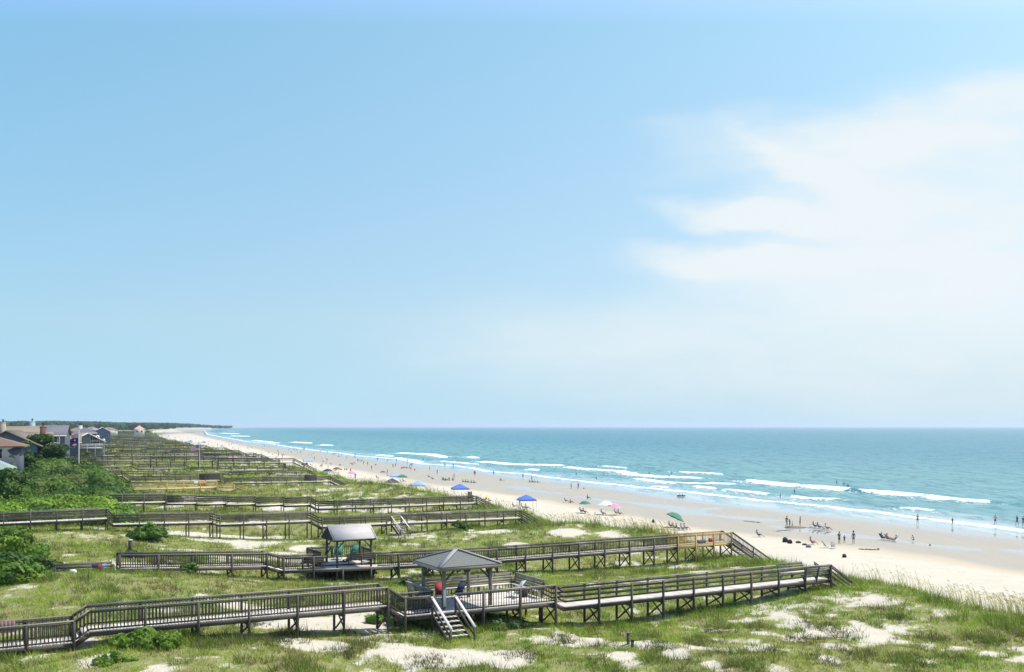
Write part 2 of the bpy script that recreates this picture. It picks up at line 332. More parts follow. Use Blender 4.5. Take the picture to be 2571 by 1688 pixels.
# ------------------------------------------------------------------ terrain: one sheet to the horizon
def grow(a, b, st, g):
    out = [a]
    while out[-1] < b: out.append(out[-1]+max(st, g*abs(out[-1]))) 
    return np.array(out)
rows = np.concatenate([np.arange(-40, 38, 3.0), np.arange(38, 72, .4), grow(72, 24000, .42, .0065)])
left = -60-np.cumsum(.45*1.085**np.arange(90)); left = left[left > -26000][::-1]
offs = np.concatenate([left, np.arange(-60, 14, .45), np.arange(14, 60, 1.0), np.arange(60, 260, 2.0)])
YY, OO = np.meshgrid(rows, offs, indexing='ij'); XX = OO+Xc(YY); ZZ = ground(XX, YY); VV = veg(XX, YY)
ZZ = np.where(YY > 4000, np.minimum(ZZ, 6), ZZ)
nr, nc = XX.shape; idx = np.arange(nr*nc).reshape(nr, nc)
FF = np.stack([idx[:-1, :-1], idx[:-1, 1:], idx[1:, 1:], idx[1:, :-1]], -1).reshape(-1, 4)
wet = sstep(XX-Xd(YY)+(fbm(XX/14, YY/22, 91, 3)-.5)*9, -3, 5)
POOLS = [([(1600, 1266), (1684, 1276), (1747, 1292), (1862, 1301), (1920, 1306)], 3.2), ([(1747, 1287), (1765, 1279), (1822, 1272)], 1.8), ([(1950, 1326), (2020, 1336), (2100, 1345), (2240, 1360), (2330, 1372), (2425, 1381)], 2.2),
         ([(1297, 1223), (1340, 1233), (1390, 1240)], 2.6), ([(1453, 1250), (1520, 1258), (1600, 1264), (1690, 1274)], 3.0), ([(2560, 1386), (2700, 1400)], 3.0), ([(1050, 1190), (1100, 1192), (1160, 1189)], 3), ([(2130, 1350), (2200, 1356), (2260, 1358)], 2.0), ([(1380, 1226), (1420, 1222)], 2)]
pool = np.zeros_like(XX); dist_n = (fbm(XX/5, YY/9, 95, 3)-.5)*5
mk = (YY > 60) & (YY < 500) & (OO > 5)
for pl, wd in POOLS:
    pw = [at(x, y, .35)[:2] for x, y in pl]; d = polydist(XX[mk], YY[mk], pw)+dist_n[mk]; pool[mk] = np.maximum(pool[mk], 1-sstep(d, wd*.55, wd*1.5))
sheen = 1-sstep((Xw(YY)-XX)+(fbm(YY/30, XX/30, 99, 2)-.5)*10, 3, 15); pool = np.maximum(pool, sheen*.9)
def b_ground(t):
    geo = nd(t, 'ShaderNodeNewGeometry').outputs['Position']
    A = lambda k: nd(t, 'ShaderNodeAttribute', attribute_name=k).outputs['Fac']
    v, wt, pl = A('veg'), A('wet'), A('pool')
    n1 = noise(t, geo, .35, 5); n2 = noise(t, geo, 2.3, 5, .6); n3 = noise(t, geo, 9.0, 3, .6)
    dry = mixc(t, n1, (.42, .392, .315), (.485, .46, .385))
    dry = mixc(t, smooth(t, n3, .62, .75, 0, .35), dry, (.30, .25, .18))
    dry = mixc(t, smooth(t, noise(t, geo, 1.3, 3, .7), .50, .62, 0, .28), dry, (.36, .325, .25))
    st = nd(t, 'ShaderNodeMapping', {0: geo, 2: (0, 0, R(22)), 3: (.6, .06, 1)}).outputs[0]
    dry = mixc(t, smooth(t, noise(t, st, 1.0, 4), .5, .75, 0, .3), dry, (.42, .37, .28))
    duff = mixc(t, n2, (.20, .19, .07), (.13, .165, .035)); duff = mixc(t, smooth(t, n3, .5, .66, 0, .55), duff, (.30, .29, .16))
    vm = mth(t, 'ADD', v, mth(t, 'MULTIPLY', mth(t, 'SUBTRACT', mth(t, 'ADD', mth(t, 'MULTIPLY', n2, .5), mth(t, 'MULTIPLY', n3, .5)), .5), 2.2))
    c = mixc(t, smooth(t, vm, .3, .75, 0, .93), dry, duff)
    wetc = mixc(t, noise(t, st, .7, 4), (.285, .268, .222), (.33, .31, .258))
    band = mth(t, 'MULTIPLY', wt, mth(t, 'SUBTRACT', 1.0, wt)); 
    c = mixc(t, wt, c, wetc); c = mixc(t, mth(t, 'MULTIPLY', band, 1.6), c, (.46, .37, .24))
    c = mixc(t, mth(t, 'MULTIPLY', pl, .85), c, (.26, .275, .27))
    rgh = mth(t, 'SUBTRACT', .92, mth(t, 'MULTIPLY', wt, .30)); rgh = mth(t, 'MULTIPLY', rgh, mth(t, 'SUBTRACT', 1.0, mth(t, 'MULTIPLY', pl, .93)))
    bh = mth(t, 'MULTIPLY', mth(t, 'ADD', n2, mth(t, 'MULTIPLY', n3, .4)), mth(t, 'SUBTRACT', 1.0, wt))
    bmp = nd(t, 'ShaderNodeBump', {'Strength': .7, 'Distance': .12, 'Height': bh}).outputs[0]
    return prin(t, c, rgh, Normal=bmp, IOR=1.33, **{'Specular IOR Level': mth(t, 'MULTIPLY', mth(t, 'ADD', .15, mth(t, 'MULTIPLY', pl, .85)), .5)})
M_GROUND = mat('sand_and_dune_ground', b_ground)
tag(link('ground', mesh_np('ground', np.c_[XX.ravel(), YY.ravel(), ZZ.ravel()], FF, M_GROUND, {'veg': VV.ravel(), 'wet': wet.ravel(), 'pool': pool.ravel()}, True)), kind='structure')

# ------------------------------------------------------------------ sea
rw = np.concatenate([np.arange(-30, 140, 6.0), np.arange(140, 260, .9), grow(260, 30000, 1.0, .0042)])
ow = np.concatenate([np.arange(-6, 100, .55), 100+np.cumsum(.6*1.055**np.arange(150))]); ow = ow[ow < 36000]
YW, OW = np.meshgrid(rw, ow, indexing='ij'); XWm = OW+np.interp(YW, wl[:, 1], wl[:, 0])
BR = [  # traced breakers: (points, crest height m, foam width m)
    ([(1428, 1174), (1480, 1179), (1554, 1184), (1600, 1191)], .45, 5), ([(1592, 1191), (1660, 1197), (1745, 1200)], .3, 7), ([(1600, 1203), (1640, 1208), (1690, 1213)], .3, 4), ([(1715, 1187), (1804, 1192)], .5, 2.5),
    ([(1700, 1212), (1790, 1214), (1830, 1215)], .1, 5), ([(1877, 1210), (1950, 1217), (2003, 1222)], .75, 4.5), ([(2034, 1224), (2080, 1227), (2122, 1232)], .75, 4.5), ([(2187, 1237), (2240, 1241), (2300, 1247)], .75, 4.5),
    ([(2322, 1248), (2384, 1256)], .75, 4), ([(2410, 1258), (2473, 1263)], .65, 3), ([(1749, 1224), (1791, 1228)], .5, 3), ([(1829, 1232), (1877, 1236), (1923, 1242)], .4, 2.6), ([(1995, 1249), (2031, 1254), (2089, 1255)], .4, 2.6),
    ([(2285, 1279), (2333, 1285)], .4, 1.8), ([(1647, 1224), (1673, 1226)], .4, 2), ([(1005, 1138), (1089, 1142), (1124, 1149), (1156, 1149)], .5, 8), ([(1182, 1148), (1200, 1150)], .4, 8), ([(1216, 1160), (1301, 1167), (1403, 1169)], .45, 7), ([(1335, 1180), (1350, 1181)], .5, 4),
    ([(740, 1111), (781, 1113)], .7, 12), ([(807, 1118), (833, 1119)], .7, 10), ([(581, 1095), (623, 1096)], .8, 22), ([(955, 1143), (985, 1146)], .4, 6), ([(1520, 1172), (1570, 1176)], .35, 2), ([(560, 1088), (600, 1090)], .8, 25), ([(560, 1083), (590, 1083)], .8, 40), ([(1000, 1150), (1060, 1160)], .2, 5),
    ([(640, 1106), (700, 1113)], .5, 8), ([(1110, 1158), (1200, 1166)], .15, 4)]
SWELL = [([(2122, 1232), (2187, 1238)], .8), ([(2300, 1246), (2322, 1248)], .8), ([(2384, 1255), (2410, 1258)], .7), ([(2473, 1262), (2571, 1268), (2700, 1278)], .5), ([(1790, 1213), (1877, 1210)], .5), ([(2003, 1221), (2034, 1224)], .7), ([(1640, 1184), (1715, 1187)], .4),
         ([(1600, 1216), (1749, 1225)], .35), ([(2089, 1255), (2150, 1262), (2285, 1278)], .35), ([(2333, 1285), (2420, 1298), (2571, 1312)], .3), ([(1530, 1212), (1640, 1222)], .25), ([(1400, 1168), (1640, 1176)], .3)]
SWASH = [([(2700, 1350), (2571, 1333), (2456, 1319), (2276, 1296), (2144, 1280), (2000, 1266), (1915, 1257), (1768, 1240), (1629, 1226), (1478, 1211), (1360, 1196), (1327, 1191), (1221, 1184), (1184, 1175), (1140, 1170), (1058, 1165), (1034, 1159), (996, 1153), (900, 1145), (849, 1137), (803, 1133), (778, 1129.5), (723, 1122), (676, 1114), (620, 1109), (571, 1100), (521, 1091), (512, 1080)], 3.0)]
foam = np.zeros_like(XWm); zw = np.zeros_like(XWm)
mk = (YW < 6000) & (OW < 900) & (YW > 60)
xm, ym = XWm[mk], YW[mk]; fo = np.zeros(len(xm)); zz = np.zeros(len(xm)); lace = np.zeros(len(xm))
wj = (fbm(xm/6, ym/6, 111, 3)-.5)
def sdist(pw):
    """signed cross distance (positive seaward) and end fade for a traced crest"""
    best = np.full(len(xm), 1e9); sg = np.zeros(len(xm))
    for (x0, y0), (x1, y1) in zip(pw[:-1], pw[1:]):
        dx, dy = x1-x0, y1-y0; L = math.hypot(dx, dy)+1e-9; t = np.clip(((xm-x0)*dx+(ym-y0)*dy)/L**2, 0, 1)
        dd = np.hypot(xm-x0-t*dx, ym-y0-t*dy); m_ = dd < best; best[m_] = dd[m_]
        s_ = (xm-x0)*dy-(ym-y0)*dx
        if dy < 0: s_ = -s_
        sg[m_] = np.sign(s_[m_])
    return best*np.where(sg == 0, 1, sg)
for pl, hh, fw in BR:
    pw = [at(x, y, 0)[:2] for x, y in pl]; s_ = sdist(pw)+wj*2.5; D0 = pw[0][1]
    zz = np.maximum(zz, hh*np.exp(-np.where(s_ > 0, (s_/3.2)**2, (s_/1.5)**2))); 
    fo = np.maximum(fo, 1.25*np.where(s_ > 0, 1-sstep(s_, .4, 1.4*max(1, D0/400)), 1-sstep(-s_, fw*.25, fw*.95)))
    lace = np.maximum(lace, .5*np.where(s_ < 0, 1-sstep(-s_, fw, fw+14), 0)*(s_ > -40))
for pl, hh in SWELL:
    pw = [at(x, y, 0)[:2] for x, y in pl]; s_ = sdist(pw)+wj*2; zz = np.maximum(zz, hh*np.exp(-np.where(s_ > 0, (s_/3.6)**2, (s_/1.9)**2)))
gap = sstep(fbm(xm/14, ym/14, 151, 2), .28, .42)*.3+.7; fo = fo*gap
for pl, fw in SWASH:
    pw = [at(x, y, 0)[:2] for x, y in pl]; s_ = sdist(pw)+wj*3.2
    fo = np.maximum(fo, 1.15*np.exp(-np.where(s_ > 0, (s_/1.3)**2, (s_/(fw*.62))**2))); zz = np.maximum(zz, .14*np.exp(-(s_/1.2)**2))
    lace = np.maximum(lace, .40*(1-sstep(s_, 2, 13))*(s_ > 0)); lace = np.maximum(lace, .12*(s_ <= 0))
sho = OW[mk]; fo = np.maximum(fo, .0); fo = np.maximum(fo, lace)
foam[mk] = fo; zw[mk] = zz
amp = .17*sstep(OW, 4, 45)
zw = zw+amp*((fbm(XWm/3.2, YW/6.5, 121, 3)-.5)*2)*(YW < 700)+.16*sstep(OW, 20, 90)*(fbm(XWm/11, YW/26, 131, 2)-.5)*2*(YW < 2500)
nr, nc = XWm.shape; idx = np.arange(nr*nc).reshape(nr, nc)
FW_ = np.stack([idx[:-1, :-1], idx[:-1, 1:], idx[1:, 1:], idx[1:, :-1]], -1).reshape(-1, 4)
shal = 1-sstep(OW+(fbm(XWm/9, YW/14, 141, 3)-.5)*8, 4, 34); mid = 1-sstep(OW, 20, 420)
def b_sea(t):
    geo = nd(t, 'ShaderNodeNewGeometry').outputs['Position']
    A = lambda k: nd(t, 'ShaderNodeAttribute', attribute_name=k).outputs['Fac']
    fo, sh, md = A('foam'), A('shallow'), A('mid')
    st = nd(t, 'ShaderNodeMapping', {0: geo, 2: (0, 0, R(20)), 3: (1, .38, 1)}).outputs[0]
    n1 = noise(t, st, .9, 6, .62); n2 = noise(t, st, .16, 5, .6); n3 = noise(t, st, .03, 4); st2 = nd(t, 'ShaderNodeMapping', {0: geo, 2: (0, 0, R(8)), 3: (1, .30, 1)}).outputs[0]; st3 = nd(t, 'ShaderNodeMapping', {0: geo, 2: (0, 0, R(12)), 3: (1, .14, 1)}).outputs[0]
    deep = mixc(t, n3, (.024, .158, .205), (.034, .178, .22))
    c = mixc(t, md, deep, (.10, .245, .245)); c = mixc(t, mth(t, 'MULTIPLY', sh, .75), c, (.36, .43, .42))
    c = mixc(t, smooth(t, n2, .42, .62, 0, .35), c, (.012, .12, .15))  # darker patches painted in for the faces of larger waves
    chop_shade = mixc(t, smooth(t, mth(t, 'ADD', mth(t, 'MULTIPLY', n1, .3), mth(t, 'ADD', mth(t, 'MULTIPLY', noise(t, st2, .42, 2, .6), .35), mth(t, 'MULTIPLY', noise(t, st3, .16, 3, .65), .35))), .43, .52), mixc(t, 1.0, c, (.36, .62, .72), 'MULTIPLY'), c)  # dark dashes painted in for the shaded faces of small waves
    big = mth(t, 'ADD', mth(t, 'MULTIPLY', n1, .55), mth(t, 'MULTIPLY', noise(t, st, 2.8, 4, .7), .45))
    fm = smooth(t, mth(t, 'ADD', fo, mth(t, 'MULTIPLY', mth(t, 'SUBTRACT', big, .5), 2.6)), .55, .78)
    c = mixc(t, fm, chop_shade, (.70, .73, .73))
    ht = mth(t, 'ADD', mth(t, 'MULTIPLY', n2, 1.6), mth(t, 'MULTIPLY', n1, .5))
    ht = mth(t, 'MULTIPLY', ht, mth(t, 'SUBTRACT', 1.0, mth(t, 'MULTIPLY', sh, .85)))
    bmp = nd(t, 'ShaderNodeBump', {'Strength': 1.0, 'Distance': .55, 'Height': ht}).outputs[0]
    dif = nd(t, 'ShaderNodeBsdfDiffuse', {'Color': c, 'Normal': bmp}).outputs[0]
    glo = nd(t, 'ShaderNodeBsdfGlossy', {'Color': (1, 1, 1, 1), 'Roughness': .22, 'Normal': bmp}).outputs[0]
    fr = nd(t, 'ShaderNodeFresnel', {'IOR': 1.33, 'Normal': bmp}).outputs[0]
    fr = mth(t, 'MULTIPLY', mth(t, 'MINIMUM', fr, mth(t, 'ADD', .23, mth(t, 'MULTIPLY', sh, .25))), mth(t, 'SUBTRACT', 1.0, mth(t, 'MULTIPLY', fm, .9)))
    return nd(t, 'ShaderNodeMixShader', {0: fr, 1: dif, 2: glo}).outputs[0]
M_SEA = mat('sea_water', b_sea)
tag(link('sea', mesh_np('sea', np.c_[XWm.ravel(), YW.ravel(), (zw+.012).ravel()], FW_, M_SEA, {'foam': foam.ravel(), 'shallow': shal.ravel(), 'mid': mid.ravel()}, True)), kind='structure')

# ------------------------------------------------------------------ boardwalks
def rail_run(mb, caps, P, a, b, za, zb, o, h, kind, sgn):
    """railing between stations a..b on side offset o; deck heights za..zb"""
    A = P(a, o, za+h); B = P(b, o, zb+h)
    caps.beam(A, B, .13, .045)
    up = np.array((0, 0, 1.0))
    if kind == 'baluster':
        mb.beam(A-up*.10, B-up*.10, .04, .09); mb.beam(A-up*(h-.10), B-up*(h-.10), .04, .08)
        n = max(1, int(abs(b-a)/.165))
        for i in range(n):
            f = (i+.5)/n; s = a+(b-a)*f; z = za+(zb-za)*f; p = P(s, o-sgn*.035, 0)
            mb.beam((p[0], p[1], z+.04), (p[0], p[1], z+h-.03), .042, .042)
    elif kind == 'rails':
        for q in (.14, .42, .70): mb.beam(A-up*q, B-up*q, .038, .11)
    else:
        for q in (.12, .5): mb.beam(A-up*q, B-up*q, .05, .13)
def boardwalk(name, label, L, secs, width=1.5, rail='baluster', h=1.0, sp=2.5, planks=True, level=2, ends=None, gaps_n=(), gaps_f=(),
              wd=W_GREY, dk=W_DECK, braces=True, rails_by=None, group='boardwalks crossing the dunes', wpost=.115, start_rail=None, brace_step=1):
    """secs: list of [(s0,z0),(s1,z1)] level stretches; neighbours are joined by stairs; ends: (ds, dz) closing stairs"""
    P = L.p; base = P(secs[-1][1][0], width/2, 0); base[2] = gz(base[0], base[1])
    root = empty(name, base); tag(root, label, name.replace('_', ' '), group); off = base
    deck, strg = MB(), MB()
    pieces = ([], []); flights = []
    allsecs = [('flat', a[0], a[1], b[0], b[1]) for a, b in secs]
    full = []
    for i, sct in enumerate(allsecs):
        full.append(sct)
        if i+1 < len(allsecs): full.append(('stair', sct[3], sct[4], allsecs[i+1][1], allsecs[i+1][2]))
    if ends: full.append(('stair', full[-1][3], full[-1][4], full[-1][3]+ends[0], full[-1][4]+ends[1]))
    def split(a, b, gaps):
        pts = [(a, b)]
        for g0, g1 in gaps:
            new = []
            for u, v in pts:
                if g1 <= u or g0 >= v: new.append((u, v))
                else:
                    if g0 > u: new.append((u, g0))
                    if g1 < v: new.append((g1, v))
            pts = new
        return [p for p in pts if p[1]-p[0] > .15]
    for i, (kd, s0, z0, s1, z1) in enumerate(full):
        rk = rail if rails_by is None else rails_by(.5*(s0+s1))
        zf = lambda s: z0+(z1-z0)*(s-s0)/max(1e-6, s1-s0)
        if kd == 'flat':
            if planks:
                n = int((s1-s0)/.15)
                for k in range(n):
                    sa = s0+(s1-s0)*(k+.5)/n; hw = (s1-s0)/n/2-.004; z = zf(sa)-.02
                    deck.obox(P(sa, width/2, z), (*(L.d*hw), (z1-z0)/max(s1-s0, .1)*hw), (*(L.n*(width/2+.03)), 0), (0, 0, .02))
            else: deck.beam(P(s0, width/2, z0-.02), P(s1, width/2, z1-.02), width, .04)
            for o in (.06, width-.06): strg.beam(P(s0, o, z0-.15), P(s1, o, z1-.15), .07, .22)
        else:
            n = max(1, int(round(abs(z1-z0)/.19)))
            treads = MB(); flights.append(treads)
            for k in range(n):
                f = (k+.5)/n; z = z0+(z1-z0)*(k+1)/n-.02 if z1 < z0 else z0+(z1-z0)*k/n+.16
                treads.obox(P(s0+(s1-s0)*f, width/2, z), (*(L.d*abs(s1-s0)/n*.45), 0), (*(L.n*width/2), 0), (0, 0, .022))
            for o in (.03, width-.03): strg.beam(P(s0, o, z0-.16), P(s1, o, z1-.16), .06, .24)
        for sd_, o, gaps, sg in ((0, -.02, gaps_n, -1), (1, width+.02, gaps_f, 1)):
            for a, b in split(s0, s1, gaps):
                pc = pieces[sd_]
                if not pc or abs(pc[-1][0]-a) > .05: pc.append([b, MB(), MB()])
                pc[-1][0] = b; rail_run(pc[-1][1], pc[-1][2], P, a, b, zf(a), zf(b), o, h, rk, sg)
    if level >= 2:
        deck.build('deck', dk, root, off); strg.build('stringer', wd, root, off)
        for treads in flights: treads.build('stair_treads', dk, root, off)
        for pc in pieces:
            for _, mb, cp in pc: cp.build('handrail', W_CAP if wd is W_GREY else wd, mb.build('railing', wd, root, off), off)
    # posts
    st = []
    for kd, s0, z0, s1, z1 in full:
        if kd == 'flat':
            n = max(1, int(round((s1-s0)/sp)))
            st += [(s0+(s1-s0)*k/n, z0+(z1-z0)*k/n) for k in range(n+1)]
        elif s1-s0 > 2.5: st += [((s0+s1)/2, (z0+z1)/2)]
    if ends: st.append((full[-1][3], full[-1][4]))
    st = sorted(set((round(a, 2), round(b, 2)) for a, b in st)); keep = [st[0]]
    for q in st[1:]:
        if q[0]-keep[-1][0] > .7: keep.append(q)
    bulk = MB()
    for k, (s_, z) in enumerate(keep):
        for o, gaps in ((-.09, gaps_n), (width+.09, gaps_f)):
            ing = any(g0-.01 < s_ < g1+.01 for g0, g1 in gaps)
            p = P(s_, o); g = gz(p[0], p[1]); top = z-.05 if ing else z+h-.02
            mb = bulk if level < 2 else MB()
            mb.obox((p[0], p[1], (g-.4+top)/2), (*(L.d*wpost/2), 0), (*(L.n*wpost/2), 0), (0, 0, (top-g+.4)/2))
            if level >= 2: mb.build('post', wd, root, off)
        if braces and level >= 2 and k % brace_step == 0:
            a, b = P(s_+.08, -.06), P(s_+.08, width+.06); ga, gb = gz(*a[:2]), gz(*b[:2])
            if z-.3-max(ga, gb) > .45:
                cb = MB(); cb.beam((a[0], a[1], z-.28), (b[0], b[1], gb+.12), .04, .1)
                if level >= 2 and braces != 1: cb.beam((a[0], a[1], ga+.12)+np.r_[L.d*.06, 0], (b[0], b[1], z-.28)+np.r_[L.d*.06, 0], .04, .1)
                cb.beam((a[0], a[1], z-.3)-np.r_[L.d*.1, 0], (b[0], b[1], z-.3)-np.r_[L.d*.1, 0], .05, .2)
                cb.build('cross_brace', W_DARK, root, off)
    if level < 2:      # a few pixels each in the photo: one mesh
        for pc in pieces:
            for _, mb, cp in pc: bulk.V += mb.V+cp.V; bulk.t += mb.t+cp.t; bulk.F += [f+bulk.n for f in mb.F]+[f+bulk.n+mb.n for f in cp.F]; bulk.n += mb.n+cp.n
        for mb in (strg,): bulk.F += [f+bulk.n for f in mb.F]; bulk.V += mb.V; bulk.t += mb.t; bulk.n += mb.n
        nd_ = sum(len(f) for f in bulk.F)
        for mb in [deck]+flights: bulk.F += [f+bulk.n for f in mb.F]; bulk.V += mb.V; bulk.t += mb.t; bulk.n += mb.n
        Fa = np.concatenate(bulk.F); me = mesh_np(name, np.concatenate(bulk.V)-off, Fa, [wd, dk], fattrs={'rnd': np.concatenate(bulk.t)}, mi=(np.arange(len(Fa)) >= nd_).astype(np.int32))
        bpy.data.objects.remove(root); root = link(name, me, None, off); tag(root, label, 'boardwalk', group)
    return root
def S(L, *px):
    out = []
    for a, b in px: out.append([L.hit(*a), L.hit(*b)])
    return out
def flat(z, *ss): return [(s, z) for s in ss]

# --- 1: the nearest, with platform
s1 = S(L1, ((-60, 1638), (186, 1613.5)), ((224, 1586), (973, 1521.6)), ((1016, 1547), (1081, 1544.6)))
PZ = s1[2][0][1]; PZ = 6.5
s1[2] = [(s1[2][0][0], PZ), (0.1, PZ)]
e3 = S(L1, ((1390, 1527), (2084, 1454)))[0]; s1.append([(0.75, e3[0][1]), e3[1]])
bw1 = boardwalk('boardwalk', 'nearest grey boardwalk, running behind the grassy mounds to the stairs at the dune edge', L1, s1, 1.5, 'baluster', 1.02, 2.5,
    ends=(4.2, -2.6), level=2, gaps_n=[(-8.02, -6.45), (.2, .3)], gaps_f=[(-7.15, .1), (e3[1][0]-3.6, e3[1][0])],
    rails_by=lambda s: 'baluster' if s < .05 else 'rails', braces=2)
# platform with wrap bench, its own thing beside the walk
def platform(name, label, L, s0, s1_, t0, t1, z, sides, h=1.0, wd=W_GREY, dk=W_DECK, bench=False, np_=3):
    P = L.p; base = P((s0+s1_)/2, (t0+t1)/2); base[2] = gz(base[0], base[1]); root = empty(name, base); tag(root, label, 'deck platform')
    mb = MB(); n = int((t1-t0)/.15)
    for k in range(n):
        o = t0+(t1-t0)*(k+.5)/n; mb.obox(P((s0+s1_)/2, o, z-.02), (*(L.d*(s1_-s0)/2), 0), (*(L.n*((t1-t0)/n/2-.004)), 0), (0, 0, .02))
    mb.build('deck', dk, root, base)
    j = MB()
    for o in (t0+.05, t1-.05): j.beam(P(s0, o, z-.16), P(s1_, o, z-.16), .07, .24)
    for q in np.linspace(s0+.05, s1_-.05, 4): j.beam(P(q, t0+.1, z-.15), P(q, t1-.1, z-.15), .06, .2)
    j.build('joist', wd, root, base)
    for q in np.linspace(s0+.1, s1_-.1, np_):
        for o in (t0+.12, (t0+t1)/2, t1-.12):
            p = P(q, o); g = gz(p[0], p[1]); m = MB(); m.box(p[0]-.07, p[0]+.07, p[1]-.07, p[1]+.07, g-.4, z-.1); m.build('post', wd, root, base)
    for sd_ in sides:
        m = MB(); kind = 'slat'
        a, b, inn = {'back': (P(s0, t1), P(s1_, t1), -L.n), 'right': (P(s1_, t0), P(s1_, t1), -L.d), 'left': (P(s0, t0), P(s0, t1), L.d)}[sd_]
        a = a.copy(); b = b.copy(); a[2] = b[2] = z; inn3 = np.r_[inn, 0]; up = np.array((0, 0, 1.0)); L_ = np.linalg.norm(b-a)
        if bench:
            for q in (.50, .66, .82, .97): m.beam(a+up*q-inn3*(q-.5)*.35, b+up*q-inn3*(q-.5)*.35, .04, .125)
            m.beam(a+up*1.06-inn3*.2, b+up*1.06-inn3*.2, .16, .04)
            for f in np.linspace(.02, .98, int(L_/1.2)+1):
                q = a+(b-a)*f; m.beam(q-up*.1-inn3*0, q+up*1.04-inn3*.19, .09, .09)
            m.build('bench_back', W_CAP, root, base)
            st_ = MB()
            for q in (.08, .20, .32): st_.beam(a+inn3*(q+.03)+up*.45, b+inn3*(q+.03)+up*.45, .11, .04)
            for f in np.linspace(.05, .95, int(L_/1.2)+1):
                q = a+(b-a)*f; st_.beam(q+inn3*.3, q+inn3*.3+up*.43, .07, .07)
            st_.build('bench_seat', dk, root, base)
            bl = MB()
            for f in np.linspace(.02, .98, int(L_/.22)): q = a+(b-a)*f+inn3*.05; bl.beam(q+up*.03, q+up*.42, .045, .045)
            bl.build('baluster_row', wd, root, base)
        else:
            m.beam(a+up*h, b+up*h, .13, .045); m.beam(a+up*(h-.1), b+up*(h-.1), .04, .09); m.beam(a+up*.1, b+up*.1, .04, .08)
            for f in np.linspace(.0, 1, int(L_/.165)): q = a+(b-a)*f; m.beam(q+up*.03, q+up*(h-.04), .042, .042)
            for f in np.linspace(0, 1, 3): q = a+(b-a)*f; m.beam(q-up*.1, q+up*h, .1, .1)
            m.build('railing', wd, root, base)
    return root
platform('bench_platform', 'square deck beside the nearest boardwalk with high backed benches around it', L1, -7.1, .1, 1.56, 5.3, PZ, ['back', 'right', 'left'], bench=True)
def shingle(name, c0, c1, sc=5.0, metal=False):
    def b(t):
        tc = nd(t, 'ShaderNodeTexCoord').outputs['Object']
        n = noise(t, tc, 6 if not metal else 1.6, 5, .7)
        c = mixc(t, n, c0, c1)
        sp_ = nd(t, 'ShaderNodeSeparateXYZ', {0: tc}).outputs[2]
        row = mth(t, 'FRACT', mth(t, 'MULTIPLY', sp_, sc)); line = smooth(t, row, .78, .95, 0, .55 if not metal else .15)
        c = mixc(t, line, c, tuple(q*.45 for q in c0))
        return prin(t, c, .85)
    return mat(name, b)
SH_GREY = shingle('grey_shingle', (.075, .085, .078), (.17, .18, .165), 11.0); SH_RIDGE = plain('ridge_cap', (.25, .24, .245), .8)
METAL_ROOF = shingle('pale_worn_roof', (.32, .305, .30), (.43, .41, .405), 2.0, True)
def solid_poly(mb, top, th):
    """thick flat panel: polygon extruded down by th"""
    top = [np.asarray(q, float) for q in top]; n = len(top); v = top+[q-np.array((0, 0, th)) for q in top]
    if n == 3: f = [(0, 1, 2, 2), (5, 4, 3, 3)]
    else: f = [(0, 1, 2, 3), (7, 6, 5, 4)]
    f += [(i, n+i, n+(i+1) % n, (i+1) % n) for i in range(n)]
    mb.raw(v, f)
def hip_pavilion(name, label, L, sc, tc_, z, half, post, ez, az, deckz):
    P = L.p; base = P(sc, tc_); base[2] = deckz; root = empty(name, base); tag(root, label, 'pavilion')
    cs = [P(sc-half, tc_-half, ez), P(sc+half, tc_-half, ez), P(sc+half, tc_+half, ez), P(sc-half, tc_+half, ez)]; ap = P(sc, tc_, az)
    rf = MB()
    for i in range(4): solid_poly(rf, [cs[i], cs[(i+1) % 4], ap], .09)
    ro = rf.build('roof', SH_GREY, root, base)
    rc = MB()
    for c in cs: rc.beam(c+np.array((0, 0, .03)), ap+np.array((0, 0, .03)), .26, .05)
    rc.build('ridge_cap', SH_RIDGE, ro, base)
    fa = MB()
    for i in range(4): fa.beam(cs[i]-np.array((0, 0, .14)), cs[(i+1) % 4]-np.array((0, 0, .14)), .05, .16)
    fa.build('fascia', W_CAP, ro, base)
    for i, (u, v) in enumerate(((-1, -1), (1, -1), (1, 1), (-1, 1))):
        p = P(sc+u*post, tc_+v*post); m = MB()
        m.obox((p[0], p[1], (deckz+ez)/2-.05), (*(L.d*.085), 0), (*(L.n*.085), 0), (0, 0, (ez-deckz)/2-.02)); m.build('post', W_CAP, root, base)
        b = MB(); q = P(sc+u*post, tc_+v*post, ez-.95)
        b.beam(q, P(sc+u*(post-.75), tc_+v*post, ez-.2), .07, .09); b.beam(q, P(sc+u*post, tc_+v*(post-.75), ez-.2), .07, .09); b.build('knee_brace', W_GREY, root, base)
    bm = MB()
    for i in range(4):
        a, b = cs[i], cs[(i+1) % 4]; c = P(sc, tc_, ez); f = post/half
        bm.beam(c+(a-c)*f-np.array((0, 0, .2)), c+(b-c)*f-np.array((0, 0, .2)), .1, .2)
    bm.build('beam', W_GREY, root, base); return root
hip_pavilion('pavilion', 'open pavilion with dark hipped shingle roof on the nearest platform', L1, -5.25, 2.45, PZ, 1.98, 1.5, 8.98, 9.72, PZ)
